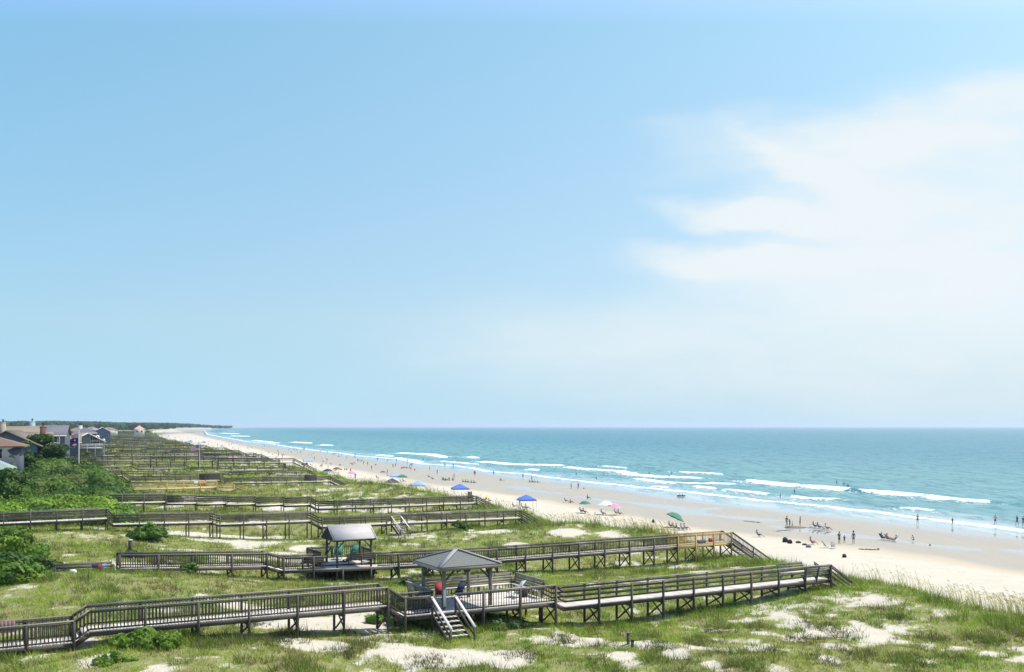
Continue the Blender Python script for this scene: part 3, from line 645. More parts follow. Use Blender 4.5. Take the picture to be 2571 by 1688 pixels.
# stairs from the platform down to the sand
def side_stairs(name, label, L, sc, wd_, z, run, drop, o0=-.05, rail_h=.95, n=None, wdm=W_GREY, dkm=W_DECK):
    P = L.p; base = P(sc, o0-run); base[2] = z-drop; root = empty(name, base); tag(root, label, 'stairs')
    n = n or int(drop/.185)
    for k in range(n):
        f = (k+.6)/n; m = MB(); m.obox(P(sc, o0-run*f, z-drop*(k+1)/n-.0), (*(L.d*(wd_/2-.03)), 0), (*(L.n*run/n*.42), 0), (0, 0, .022)); m.build('tread', dkm, root, base)
    for q in (-1, 1):
        m = MB(); m.beam(P(sc+q*wd_/2, o0, z-.14), P(sc+q*wd_/2, o0-run, z-drop-.1), .05, .26); m.build('stringer', wdm, root, base)
        r = MB(); r.beam(P(sc+q*(wd_/2+.03), o0+.05, z+rail_h), P(sc+q*(wd_/2+.03), o0-run, z-drop+rail_h), .15, .045); ro = r.build('handrail', dkm, root, base)
        r = MB(); r.beam(P(sc+q*(wd_/2+.03), o0, z+rail_h-.5), P(sc+q*(wd_/2+.03), o0-run, z-drop+rail_h-.5), .04, .13)
        for f in (.02, .97): r.beam(P(sc+q*(wd_/2+.04), o0-run*f, z-drop*f-.9), P(sc+q*(wd_/2+.04), o0-run*f, z-drop*f+rail_h), .13, .13)
        r.build('railing', wdm, root, base)
    return root
side_stairs('stairs', 'bright stairs with slanted handrails dropping from the nearest platform to the sand', L1, -7.2, 1.35, PZ, 2.6, PZ-5.15)
# high backed benches at the seaward end of walk 1
def bench(name, label, L, s0, s1_, o, dirn, z, hgt=1.05):
    P = L.p; base = P((s0+s1_)/2, o, z); root = empty(name, base); tag(root, label, 'bench', 'high backed benches at the boardwalk end')
    m = MB()
    for q in (.52, .68, .84, 1.0): m.beam(P(s0, o+dirn*(q-.45)*.45, z+q), P(s1_, o+dirn*(q-.45)*.45, z+q), .04, .12)
    m.build('backrest', W_CAP, root, base); m = MB()
    for q in (.02, .15, .28): m.beam(P(s0, o-dirn*q, z+.46), P(s1_, o-dirn*q, z+.46), .12, .04)
    m.build('seat', W_DECK, root, base)
    for f in (.03, .5, .97):
        m = MB(); s_ = s0+(s1_-s0)*f; m.beam(P(s_, o-dirn*.05, z-.12), P(s_, o+dirn*.28, z+1.05), .09, .09); m.beam(P(s_, o-dirn*.3, z+.4), P(s_, o+dirn*.02, z+.05), .08, .08); m.build('support', W_GREY, root, base)
eS = e3[1][0]; eZ = e3[1][1]
bench('bench', 'slatted bench leaning outward on the near side of the boardwalk end', L1, eS-2.5, eS-.1, -.02, -1, eZ)
bench('bench', 'slatted bench leaning outward on the far side of the boardwalk end', L1, eS-3.3, eS-.9, 1.55, 1, eZ)

# --- 2
s2 = S(L2, ((250, 1430), (300, 1428.5)), ((300, 1428.5), (670, 1421.6)), ((712, 1432.5), (1835, 1362)))
s2[2] = S(L2, ((712, 1432.5), (930, 1427.5)))[0]; m2 = S(L2, ((1000, 1421.6), (1247, 1408)))[0]; l2 = S(L2, ((1247, 1408), (1835, 1362)))[0]
s2 = s2[1:]; zz2 = s2[1][0][1]
s2 = [s2[0], [s2[1][0], (L2.s_of(1000), m2[0][1])], ]
seqA = s2; sgrey_end = L2.s_of(1700); z_at = lambda s: l2[0][1]+(l2[1][1]-l2[0][1])*(s-l2[0][0])/(l2[1][0]-l2[0][0])
seqA += []
bw2 = boardwalk('boardwalk', 'second boardwalk from the front, with balusters, carrying the gable roofed shelter', L2,
    [seqA[0], seqA[1]], 1.5, 'baluster', 1.0, 2.6, level=2, gaps_n=[(-41, -36.75)], gaps_f=[(-41, -36.75)], braces=2)
bw2b = boardwalk('boardwalk', 'long straight boardwalk stretch on crossed legs behind the hip roofed pavilion', L2,
    [[(L2.s_of(1001), m2[0][1]), l2[0]], ], 1.5, 'baluster', 1.0, 2.6, level=2, braces=2)
def merge_flat(a, b): return [a, b]
bw2c = boardwalk('boardwalk', 'grey boardwalk stretch on crossed legs leading to the yellow new timber end', L2,
    [[(l2[0][0]+.02, l2[0][1]), (sgrey_end, z_at(sgrey_end))]], 1.5, 'baluster', 1.0, 2.6, level=2, braces=2)
bw2d = boardwalk('boardwalk', 'yellow new pine end section of the second boardwalk', L2,
    [[(sgrey_end+.02, z_at(sgrey_end)), l2[1]]], 1.5, 'baluster', 1.0, 2.2, level=2, wd=W_NEW, dk=W_NEWD, braces=2)
boardwalk('stairs', 'dark brown stairs going down to the beach from the yellow timber end', L2, [[(l2[1][0]+.02, l2[1][1]), (l2[1][0]+.2, l2[1][1])]], 1.5, 'baluster', 1.0, 2.2, level=2, ends=(5.2, -3.1), braces=False, group='')
P2Z = 5.85
platform('shelter_platform', 'square deck carrying the gable roofed shelter beside the second boardwalk', L2, -41, -36.7, 1.56, 5.3, P2Z, ['back', 'right', 'left'])
def gable_pavilion(name, label, L, s0, s1_, t0, t1, ez, rz_, dz, roofm):
    P = L.p; tm = (t0+t1)/2; base = P((s0+s1_)/2, tm, dz); root = empty(name, base); tag(root, label, 'pavilion')
    m = MB(); solid_poly(m, [P(s0, t0, ez), P(s1_, t0, ez), P(s1_, tm, rz_), P(s0, tm, rz_)], .07)
    solid_poly(m, [P(s0, tm, rz_), P(s1_, tm, rz_), P(s1_, t1, ez), P(s0, t1, ez)], .07); ro = m.build('roof', roofm, root, base)
    g = MB(); 
    for s_ in (s0+.12, s1_-.12): solid_poly(g, [P(s_, t0+.1, ez), P(s_, tm, rz_-.07), P(s_, t1-.1, ez)], .05)
    for s_ in (s0+.1, s1_-.1):
        g.beam(P(s_, t0, ez-.08), P(s_, tm, rz_-.1), .06, .16); g.beam(P(s_, t1, ez-.08), P(s_, tm, rz_-.1), .06, .16); g.beam(P(s_, t0, ez-.1), P(s_, t1, ez-.1), .06, .14)
        for f in np.linspace(.1, .9, 9): 
            o = t0+(t1-t0)*f; zt = ez+(rz_-ez)*(1-abs(f-.5)*2)-.1; g.beam(P(s_, o, ez-.1), P(s_, o, zt), .03, .3)
    g.build('gable', W_DARK, ro, base)
    for u in (s0+.4, s1_-.4):
        for v in (t0+.3, t1-.3):
            p = P(u, v); m = MB(); g_ = gz(p[0], p[1]); m.box(p[0]-.075, p[0]+.075, p[1]-.075, p[1]+.075, g_-.3, ez-.05); m.build('post', W_GREY, root, base)
            m = MB(); k = 1 if u < (s0+s1_)/2 else -1; m.beam(P(u, v, ez-.8), P(u+k*.65, v, ez-.12), .06, .08); m.build('knee_brace', W_GREY, root, base)
    m = MB()
    for v in (t0+.3, t1-.3): m.beam(P(s0+.1, v, ez-.13), P(s1_-.1, v, ez-.13), .08, .16)
    m.build('beam', W_GREY, root, base); return root
gable_pavilion('pavilion', 'open shelter with pale grey gable roof on the second boardwalk', L2, -40.4, -36.75, .05, 3.35, 7.98, 9.0, P2Z, METAL_ROOF)
# solid backed benches facing inward on the walk
for a, b, lb in ((-43.0, -41.2, 'dark solid bench back on the near rail left of the gable shelter'), (-39.3, -36.9, 'dark solid bench back under the gable roof on the near rail')):
    base = L2.p((a+b)/2, -.05, P2Z); r = empty('rail_bench', base); tag(r, lb, 'bench')
    m = MB()
    for q in (.48, .62, .76, .9): m.beam(L2.p(a, -.05, P2Z+q), L2.p(b, -.05, P2Z+q), .04, .13)
    m.build('backrest', W_DARK, r, base); m = MB(); m.beam(L2.p(a, .2, P2Z+.45), L2.p(b, .2, P2Z+.45), .38, .045); m.build('seat', W_GREY, r, base)
    for f in (.05, .5, .95):
        m = MB(); m.beam(L2.p(a+(b-a)*f, -.07, P2Z), L2.p(a+(b-a)*f, -.07, P2Z+.98), .09, .09); m.build('support', W_GREY, r, base)

zl = L2.hit(300, 1428.5)[1]; ZT2 = zl-.25+.62
boardwalk('boardwalk', 'low weathered walkway remnant with towels on its rail, left of the second boardwalk', L2, [[(L2.s_of(138), zl-.2), (L2.s_of(285), zl-.25)]], 1.4, 'two', .62, 2.6, level=2, braces=False)
# --- 3 .. 9
s3 = S(L3, ((-60, 1318), (270, 1302.5)), ((285, 1317.6), (534, 1311.6)), ((552, 1317.6), (781, 1308.8)), ((809, 1322.7), (1309, 1301)))
boardwalk('boardwalk', 'long four level boardwalk with horizontal rails, just below the bright green thicket', L3, s3, 1.5, 'rails', 1.05, 2.7, level=2, ends=(5.5, -3.0), braces=1, brace_step=3, gaps_n=[(L3.s_of(981), L3.s_of(1007))])
zs = L3.hit(994, 1315.5)[1]
p_ = L3.p(L3.s_of(994), -3.2); g_ = gz(p_[0], p_[1])
side_stairs('stairs', 'ladder like stairs with paired slanted rails on the near side of the third boardwalk', L3, L3.s_of(994), 1.15, zs, 3.1, zs-g_, n=9, wdm=W_GREY)
s4 = S(L4, ((250, 1264), (416, 1261)), ((418, 1264.7), (494, 1263.9)), ((496, 1266.4), (567, 1264.7)), ((569, 1268), (641, 1265.3)), ((643, 1269.5), (712, 1266.4)), ((714, 1270), (779, 1267)), ((799, 1278.3), (1197, 1263)))
boardwalk('boardwalk', 'boardwalk stepping down in six short levels with square panel at its end', L4, s4, 1.5, 'rails', 1.1, 2.6, level=2, ends=(5.5, -2.8), planks=False, braces=1, brace_step=4)
p = L4.p(L4.s_of(1190), 0, 5.3); sp_ = empty('wooden_screen', p); tag(sp_, 'square wooden panel standing above the end of the fourth boardwalk', 'panel')
m = MB()
for q in range(7): m.beam(L4.p(L4.s_of(1183), 1.4, 5.9+q*.16), L4.p(L4.s_of(1194), 1.4, 5.9+q*.16), .04, .14)
m.build('board', W_DARK, sp_, p); m = MB(); m.beam(L4.p(L4.s_of(1185), 1.45, 5.2), L4.p(L4.s_of(1185), 1.45, 7), .1, .1); m.beam(L4.p(L4.s_of(1193), 1.45, 5.2), L4.p(L4.s_of(1193), 1.45, 7), .1, .1); m.build('post', W_DARK, sp_, p)
s5 = S(L5, ((290, 1231), (544, 1223)), ((549, 1231.5), (588, 1230.5)))
boardwalk('boardwalk', 'bright yellow new timber boardwalk ending in a stair among the dune grass', L5, s5, 1.5, 'two', 1.05, 2.8, level=2, ends=(4.4, -1.6), planks=False, wd=W_NEW, dk=W_NEWD, braces=False)
s6 = S(L6, ((180, 1197), (306.7, 1195)), ((327.7, 1210.7), (552.5, 1206.5)), ((567, 1214), (829, 1208.5)))
boardwalk('boardwalk', 'dark boardwalk with a bench back panel, just behind the yellow new one', L6, s6, 1.5, 'rails', 1.1, 2.9, level=2, ends=(6, -2.9), planks=False, braces=False)
for a, b, lb in ((500, 553, 'dark bench back panel above the stairs of the boardwalk behind the yellow one'), (764, 795, 'bluish dark bench back panel near the sea end of the boardwalk behind the yellow one')):
    t0, t1 = L6.s_of(a), L6.s_of(b); z = L6.hit((a+b)/2, 1207.5 if a < 600 else 1209.8)[1]; base = L6.p((t0+t1)/2, -.1, z); r = empty('rail_bench', base); tag(r, lb, 'bench')
    m = MB()
    for q in np.arange(.3, 1.35, .15): m.beam(L6.p(t0, -.1, z+q), L6.p(t1, -.1, z+q), .05, .135)
    m.build('backrest', W_DARK, r, base); m = MB(); m.beam(L6.p(t0, .2, z+.45), L6.p(t1, .2, z+.45), .4, .05); m.build('seat', W_DARK, r, base)
def auto_back(L, s0, z0, n, lo=5.4, hi=7.2, seed=1):
    """landward levels added before station s0"""
    r_ = random.Random(seed); out = []; s = s0; z = z0
    for i in range(n):
        z = min(hi, max(lo, z+r_.choice((-.7, .9, 1.1, .8, -.5)))); s -= 1.6; l = r_.uniform(9, 16); out.insert(0, [(s-l, z+r_.uniform(-.1, .1)), (s, z)]); s -= l
    return out
s7 = S(L7, ((479, 1184.5), (712, 1178.5))); s7 = auto_back(L7, s7[0][0][0], s7[0][0][1], 2, seed=4)+s7
boardwalk('boardwalk', 'boardwalk ending in a dark panel, seventh away along the shore', L7, s7, 1.5, 'two', 1.1, 3.4, level=2, ends=(6, -3), planks=False, braces=False)
s8 = S(L8, ((430, 1202), (560, 1199)), ((575, 1197.5), (776, 1191))); s8 = auto_back(L8, s8[0][0][0], s8[0][0][1], 1, seed=9)+s8
boardwalk('boardwalk', 'low boardwalk in front of the one ending in a dark panel', L8, s8, 1.5, 'two', 1.05, 3.4, level=2, ends=(5, -3), planks=False, braces=False)
s9 = S(L9, ((470, 1160), (643, 1153))); s9 = auto_back(L9, s9[0][0][0], s9[0][0][1], 3, seed=14)+s9
boardwalk('boardwalk', 'distant boardwalk with a pink towel over its rail near the white beach', L9, s9, 1.5, 'two', 1.1, 3.6, level=2, ends=(6, -3), planks=False, braces=False)
p = L7.p(L7.s_of(715), .2, 6.1); o_ = empty('wooden_screen', p); tag(o_, 'small dark square panel at the end of the seventh boardwalk', 'panel')
m = MB()
for q in range(6): m.beam(L7.p(L7.s_of(712), .2, 6.0+q*.2), L7.p(L7.s_of(719), .2, 6.0+q*.2), .05, .18)
m.build('board', W_DARK, o_, p); m = MB(); m.beam(L7.p(L7.s_of(712.5), .25, 5), L7.p(L7.s_of(712.5), .25, 7.2), .1, .1); m.beam(L7.p(L7.s_of(718.5), .25, 5), L7.p(L7.s_of(718.5), .25, 7.2), .1, .1); m.build('post', W_DARK, o_, p)

class WLine:
    def __init__(s, x, y, ang): s.a = np.array((x, y)); s.d = np.array((math.cos(R(ang)), math.sin(R(ang)))); s.n = np.array((-s.d[1], s.d[0]))
    def p(s, t, o=0, z=0): q = s.a+t*s.d+o*s.n; return np.array((q[0], q[1], z))
Yf = 292.; k = 0; rr = random.Random(5)
while Yf < 1750:
    if abs(Yf-347) > 12:
        ang = math.degrees(math.atan2(-(Xc(Yf+40)-Xc(Yf-40)), 80)); ang = max(14, min(28, ang))
        Lf = WLine(Xc(Yf)+rr.uniform(-3, 2), Yf, ang+rr.uniform(-2, 2)); z0 = rr.uniform(5.9, 6.6)
        se = [[(-rr.uniform(12, 22), z0+rr.uniform(-.2, .3)), (0, z0)]]; se = auto_back(Lf, se[0][0][0], z0, 3, 5.8, 7.6, seed=k+50)+se
        boardwalk('boardwalk', 'far grey boardwalk in the dense row beyond the flagpoles', Lf, se, 1.6, 'two', 1.15, 4.2, level=1, ends=(6, -3), planks=False, braces=False, group='far boardwalks in the dense row', wpost=.16)
        k += 1
    Yf += rr.uniform(24, 34)*(1+Yf/1600)

# ------------------------------------------------------------------ grass: uncountable, real blades in one mesh
PAL = np.array([(.20, .27, .038), (.27, .32, .06), (.13, .20, .028), (.26, .285, .075), (.29, .25, .11), (.13, .095, .05), (.15, .16, .07), (.10, .165, .025)])
def blades(X, Y, Z, h, wd_, nb, colr, lean=(-.18, -.05), spread=.16, jit=.22):
    n = len(X); X = np.repeat(X, nb); Y = np.repeat(Y, nb); Z = np.repeat(Z, nb); h = np.repeat(h, nb)*rng.uniform(.55, 1.15, n*nb); wd_ = np.repeat(wd_, nb); C = np.repeat(colr, nb, 0)
    N = n*nb; a = rng.uniform(0, 2*math.pi, N); r = np.abs(rng.normal(0, 1, N))*np.repeat(spread if np.ndim(spread) else np.full(n, spread), nb)
    bx, by = X+np.cos(a)*r, Y+np.sin(a)*r; f = rng.uniform(0, math.pi, N); wx, wy = np.cos(f)*wd_/2, np.sin(f)*wd_/2
    lf = rng.uniform(.15, 1.0, N); tx = bx+np.cos(a)*h*lf+lean[0]*h; ty = by+np.sin(a)*h*lf+lean[1]*h
    V = np.empty((N, 3, 3)); V[:, 0] = np.c_[bx-wx, by-wy, Z-.05]; V[:, 1] = np.c_[bx+wx, by+wy, Z-.05]; V[:, 2] = np.c_[tx, ty, Z+h*(1.05-.55*lf)]
    C = np.clip(C*rng.uniform(1-jit, 1+jit, (N, 1)), 0, 1)
    return V.reshape(-1, 3), np.repeat(C, 3, 0)
PAL = np.clip(PAL*1.22, 0, .5)
def tuft_color(X, Y, o):
    n = len(X); a = fbm(X/4.5, Y/4.5, 201, 3); b = fbm(X/2, Y/2, 211, 3); u = rng.uniform(0, 1, n); c = np.zeros(n, int)
    c[:] = np.where(a < .42, np.where(u < .5, 6, 3), np.where(u < .55, 1, 0))
    c = np.where((b > .60) & (u < .6), 5, c); c = np.where((b < .33) & (u < .5), 4, c); c = np.where(rng.uniform(0, 1, n) < .10, 4, c)
    lush = (o > -4) | (fbm(X/7, Y/7, 221, 2) > .63); c = np.where(lush & (u < .75), np.where(u < .3, 7, np.where(u < .5, 2, 0)), c)
    return PAL[c]*rng.uniform(.85, 1.15, (n, 1))
VS, CS = [], []
for y0, y1, den, nb, hh, ww in [(36, 60, 24, 8, .24, .032), (60, 90, 14, 8, .26, .040), (90, 140, 6.0, 8, .30, .055), (140, 220, 2.5, 7, .38, .09), (220, 400, .9, 7, .5, .17), (400, 900, .15, 7, .9, .45), (900, 2200, .016, 8, 1.6, 1.3)]:
    xl = -.54*y1-6; xr = float(np.max(Xc(np.linspace(y0, y1, 20))))+8; n = int((xr-xl)*(y1-y0)*den)
    X = rng.uniform(xl, xr, n); Y = rng.uniform(y0, y1, n); o = X-Xc(Y); v = veg(X, Y)
    v = v*(.35+.65*sstep(fbm(X/.6, Y/.6, 93, 2), .3, .55)); k = (rng.uniform(0, 1, n) < np.maximum(v**1.3*.95, .012)) & (X > -.54*Y-6) & (o < 7) & ((o > -75) | (Y > 200)); X, Y, o, v = X[k], Y[k], o[k], v[k]
    Z = ground(X, Y); cl = sstep(fbm(X/2.4, Y/2.4, 241, 3), .56, .68); hs = hh*rng.uniform(.6, 1.5, len(X))*(1+.5*(o > -5))*(.7+.5*v)*(1+1.1*cl); tc_ = tuft_color(X, Y, o); dk_ = rng.uniform(0, 1, len(X)) < cl*.8; tc_[dk_] = PAL[rng.choice([2, 5, 6, 7], int(dk_.sum()))]*.8
    V, C = blades(X, Y, Z, hs, np.full(len(X), ww), nb, tc_, spread=.10+hh*.18); VS.append(V); CS.append(C)
# knee high dark scrubby clumps
SC = [(2040, 1568), (2110, 1590), (1905, 1570), (2230, 1545), (2345, 1590), (2480, 1600), (2290, 1650), (1760, 1610), (1640, 1625), (2060, 1650), (1330, 1640), (1420, 1600), (1080, 1665), (720, 1640), (560, 1650), (330, 1490), (250, 1480), (2160, 1635), (2400, 1640), (1940, 1640), (1830, 1580), (1500, 1665), (640, 1600), (480, 1660), (870, 1660), (2000, 1600)]
for x, y in SC:
    q = at(x, y, 5.4); n = 70; X = rng.normal(q[0], .55, n)+rng.normal(0, .3); Y = rng.normal(q[1], .9, n)
    V, C = blades(X, Y, ground(X, Y), rng.uniform(.2, .48, n), np.full(n, .035), 8, np.array([(.10, .115, .05), (.13, .105, .06), (.075, .10, .035)])[rng.integers(0, 3, n)], spread=.09); VS.append(V); CS.append(C)
# lusher grass hugging the feet of the boardwalks
for L, a, b, n in ((L1, -30, 24, 2600), (L2, -50, 4, 1500), (L3, -60, 8, 1500)):
    t = rng.uniform(a, b, n)
    if L is L1: t = t[(t < -19) | (t > -9.5)]; n = len(t)
    o_ = rng.normal(-.6, 1.1, n); X = L.a[0]+t*L.d[0]+o_*L.n[0]; Y = L.a[1]+t*L.d[1]+o_*L.n[1]
    k = (fbm(X/2.3, Y/2.3, 231, 3) > .40) & (X-Xc(Y) < 1); X, Y = X[k], Y[k]
    V, C = blades(X, Y, ground(X, Y), rng.uniform(.2, .5, len(X)), np.full(len(X), .04), 9, PAL[rng.choice([0, 2, 7, 1], len(X))], spread=.17); VS.append(V); CS.append(C)
V = np.concatenate(VS); C = np.concatenate(CS)
tag(link('dune_grass', mesh_np('dune_grass', V, np.arange(len(V)).reshape(-1, 3), GRASS, {'col': C})), 'patchy green and straw coloured grass growing over the dunes', 'grass', kind='stuff')
# sea oats
def oats(X, Y, hm, frac=1.0, wk=1.0):
    n = len(X); Z = ground(X, Y); h = rng.uniform(.9, 1.5, n)*hm; f = rng.uniform(0, math.pi, n); w_ = .010*wk*np.clip(Y/70, 1, 3)
    lx = -rng.uniform(.15, .5, n)*h; ly = rng.uniform(-.15, .1, n)*h
    b = np.c_[X, Y, Z-.05]; m_ = np.c_[X+lx*.3, Y+ly*.3, Z+h*.6]; t = np.c_[X+lx*.8, Y+ly*.8, Z+h*.95]; e = np.c_[X+lx*1.15, Y+ly*1.1, Z+h*.99]
    s_ = np.c_[np.cos(f), np.sin(f), f*0]*w_[:, None]; g = np.c_[f*0+.2, f*0, f*0+1]*(w_*1.7)[:, None]
    q = [np.stack([b-s_, b+s_, m_+s_, m_-s_], 1), np.stack([m_-s_, m_+s_, t+s_*.7, t-s_*.7], 1), np.stack([t-(t-m_)*.25, t+g, e, t-g], 1)]
    col = [np.tile((.32, .30, .12), (n*4, 1)), np.tile((.42, .36, .16), (n*4, 1)), np.tile((.50, .36, .13), (n*4, 1))*rng.uniform(.8, 1.2, (n*4, 1))]
    return np.concatenate([a.reshape(-1, 3) for a in q]), np.concatenate(col)
VS, CS = [], []
for x0, x1, n, hm in ((2420, 2571, 230, 1.0), (2160, 2420, 150, .95), (1390, 1720, 420, 1.05), (1560, 1900, 60, 1.0), (1120, 1390, 160, 1.0), (880, 1130, 420, .95), (2571, 2800, 200, 1)):
    y = np.interp(rng.uniform(x0, x1, n), [p[0] for p in CREST_PX[::-1][8:]], [at(p[0], p[1], p[2])[1] for p in CREST_PX[::-1][8:]])
    X = Xc(y)+rng.normal(.6, 1.3, n); VV_, CC_ = oats(X, y, hm*rng.uniform(.7, 1.2, n)); VS.append(VV_); CS.append(CC_)
V = np.concatenate(VS); C = np.concatenate(CS)
tag(link('sea_oats', mesh_np('sea_oats', V, np.arange(len(V)).reshape(-1, 4), GRASS, {'col': C})), 'tall golden headed sea oats leaning along the dune crest', 'sea oats', kind='stuff')

# ------------------------------------------------------------------ shrubs
def ico(n=2):
    import bmesh
    bm = bmesh.new(); bmesh.ops.create_icosphere(bm, subdivisions=n, radius=1); v = np.array([q.co[:] for q in bm.verts]); f = np.array([[q.index for q in p.verts] for p in bm.faces]); bm.free(); return v, f
IV, IF = ico(2)
def crowns(blobs, cols, leaf, per, jit=.16, seed=0, lean=.0):
    """blobs (n,6): centre and radii -> leaf quads over a lumpy inner body"""
    r_ = np.random.default_rng(seed); V, Fq, C = [], [], []; base = 0; T = []
    for (cx, cy, cz, rx, ry, rz), c in zip(blobs, cols):
        c = np.array(c); d = IV*(1+.22*(vn(IV[:, 0]*2.3+cx, IV[:, 1]*2.3+cy+IV[:, 2]*2, seed)-.5))[:, None]*.88
        v = d*np.array((rx, ry, rz))+np.array((cx, cy, cz)); v[:, 0] += lean*np.maximum(v[:, 2]-cz, 0)
        T.append((v, IF, np.tile(c*.8, (len(v), 1))))  # inner body darkened to stand for shade deep in the crown
        n = int(per*(rx*ry+rx*rz+ry*rz)/3*4.2); p = r_.normal(0, 1, (n, 3)); p /= np.linalg.norm(p, axis=1)[:, None]; p[:, 2] = np.where(p[:, 2] < -.35, -p[:, 2], p[:, 2])
        lump = .80+.36*vn(p[:, 0]*2.6+cx, p[:, 1]*2.6+cy+p[:, 2]*2.2, seed+3); p2 = p*lump[:, None]*r_.uniform(.9, 1.1, (n, 1))
        q = p2*np.array((rx, ry, rz))+np.array((cx, cy, cz)); q[:, 0] += lean*np.maximum(q[:, 2]-cz, 0)
        nn = p+r_.normal(0, .55, (n, 3)); nn[:, 2] += .35; nn /= np.linalg.norm(nn, axis=1)[:, None]
        a = np.cross(nn, r_.normal(0, 1, (n, 3))); a /= np.linalg.norm(a, axis=1)[:, None]; b = np.cross(nn, a); s = leaf*r_.uniform(.6, 1.35, (n, 1))
        V.append(np.stack([q-a*s-b*s*.55, q+a*s-b*s*.55, q+a*s+b*s*.55, q-a*s+b*s*.55], 1).reshape(-1, 3))
        cl = c*(1+r_.uniform(-jit, jit, (n, 1)))*(.78+.44*vn(q[:, 0]*.9, q[:, 1]*.9+q[:, 2], seed+9))[:, None]; C.append(np.repeat(cl, 4, 0))
    V = np.concatenate(V); C = np.concatenate(C); nq = len(V)
    tv, tf, tcc = [], [], []; k = nq
    for v, f, c in T: tv.append(v); tf.append(np.c_[f+k, f[:, 2:3]*0-1]); tcc.append(c); k += len(v)
    return V, C, tv, tf, tcc
def crown_mesh(name, blobs, cols, leaf, per, seed=0, lean=0.0, jit=.16):
    V, C, tv, tf, tcc = crowns(blobs, cols, leaf, per, jit, seed, lean)
    nq = len(V)//4; AV = np.concatenate([V]+tv); AC = np.concatenate([C]+tcc); Tq = np.concatenate(tf)[:, :3]
    me = bpy.data.meshes.new(name); me.vertices.add(len(AV)); me.vertices.foreach_set('co', AV.astype(np.float32).ravel())
    li = np.concatenate([np.arange(nq*4), Tq.ravel()]).astype(np.int32); me.loops.add(len(li)); me.loops.foreach_set('vertex_index', li)
    ls = np.concatenate([np.arange(nq)*4, nq*4+np.arange(len(Tq))*3]).astype(np.int32); me.polygons.add(len(ls)); me.polygons.foreach_set('loop_start', ls)
    me.materials.append(LEAF); t = me.attributes.new('col', 'FLOAT_COLOR', 'POINT'); t.data.foreach_set('color', np.c_[np.clip(AC, 0, 1), np.ones(len(AC))].astype(np.float32).ravel())
    me.update(calc_edges=True); return me
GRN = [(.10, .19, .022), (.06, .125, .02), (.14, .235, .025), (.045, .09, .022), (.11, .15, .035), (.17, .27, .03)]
BARK = plain('bark', (.16, .125, .09), .9, .3, 4)
def in_poly(x, y, P):
    c = False; j = len(P)-1
    for i in range(len(P)):
        if (P[i][1] > y) != (P[j][1] > y) and x < (P[j][0]-P[i][0])*(y-P[i][1])/(P[j][1]-P[i][1])+P[i][0]: c = not c
        j = i
    return c
def thicket(name, label, poly, ymap, n, rad, seed, pal, gap=1.0, per=20, leaf=.16):
    """overlapping wind shorn shrub tops; poly and depth map were read off the photo, heights follow from them"""
    r_ = random.Random(seed); xs = [p[0] for p in poly]; ys = [p[1] for p in poly]; B, Cc = [], []; t = 0
    while len(B) < n and t < 90000:
        t += 1; x, y = r_.uniform(min(xs), max(xs)), r_.uniform(min(ys), max(ys))
        if not in_poly(x, y, poly): continue
        D = np.interp(y, [q[0] for q in ymap], [q[1] for q in ymap]); X, Y, z = atD(x, y, D)
        if any((X-b[0])**2+(Y-b[1])**2 < (rad*gap)**2 for b in B): continue
        r = rad*r_.uniform(.75, 1.3); g = 5.2; z += r_.uniform(-1.5, .5)*min(1, rad/2.2); B.append((X, Y, z-r*.55, r*1.15, r, r*r_.uniform(.6, .85))); c = np.array(pal[r_.randrange(len(pal))]); Cc.append(c)
    me = crown_mesh(name, B, Cc, leaf, per, seed, lean=-.25)
    # dark woody floor under the canopy: stems reaching the ground
    o = link(name, me); tag(o, label, 'thicket', kind='stuff'); st = MB()
    for b in B[::2]: st.cyl((b[0], b[1], gz(b[0], b[1])-.2), (b[0]-.3, b[1], b[2]), .12, .07, 5)
    st.build('stem', BARK, o); return B
thicket('shrub_thicket', 'dense dark green wind shorn thicket climbing the slope toward the houses',
        [(-60, 1140), (60, 1142), (110, 1145), (150, 1158), (175, 1172), (200, 1165), (235, 1170), (262, 1195), (300, 1205), (312, 1228), (290, 1240), (262, 1246), (200, 1246), (110, 1236), (-60, 1215)],
        [(1140, 190), (1180, 166), (1210, 148), (1250, 133)], 230, 2.3, 3, [(.035, .075, .016), (.05, .11, .018), (.095, .175, .022), (.12, .175, .035), (.06, .12, .02), (.14, .20, .04)], .66)
thicket('shrub_thicket', 'bright green low thicket directly behind the third boardwalk',
        [(-60, 1218), (60, 1238), (130, 1250), (200, 1256), (290, 1262), (326, 1268), (330, 1282), (300, 1290), (200, 1296), (90, 1293), (-60, 1300)],
        [(1215, 132), (1250, 121), (1300, 110)], 150, 1.8, 5, [GRN[2], (.19, .31, .03), GRN[0], (.07, .14, .02), GRN[5]], .72, per=26)
thicket('shrub_thicket', 'low dark scrub beside the yellow timber boardwalk', [(300, 1232), (360, 1236), (420, 1243), (450, 1248), (380, 1251), (300, 1247)], [(1230, 160), (1250, 150)], 26, 1.2, 8, [GRN[0], GRN[4]], .8)
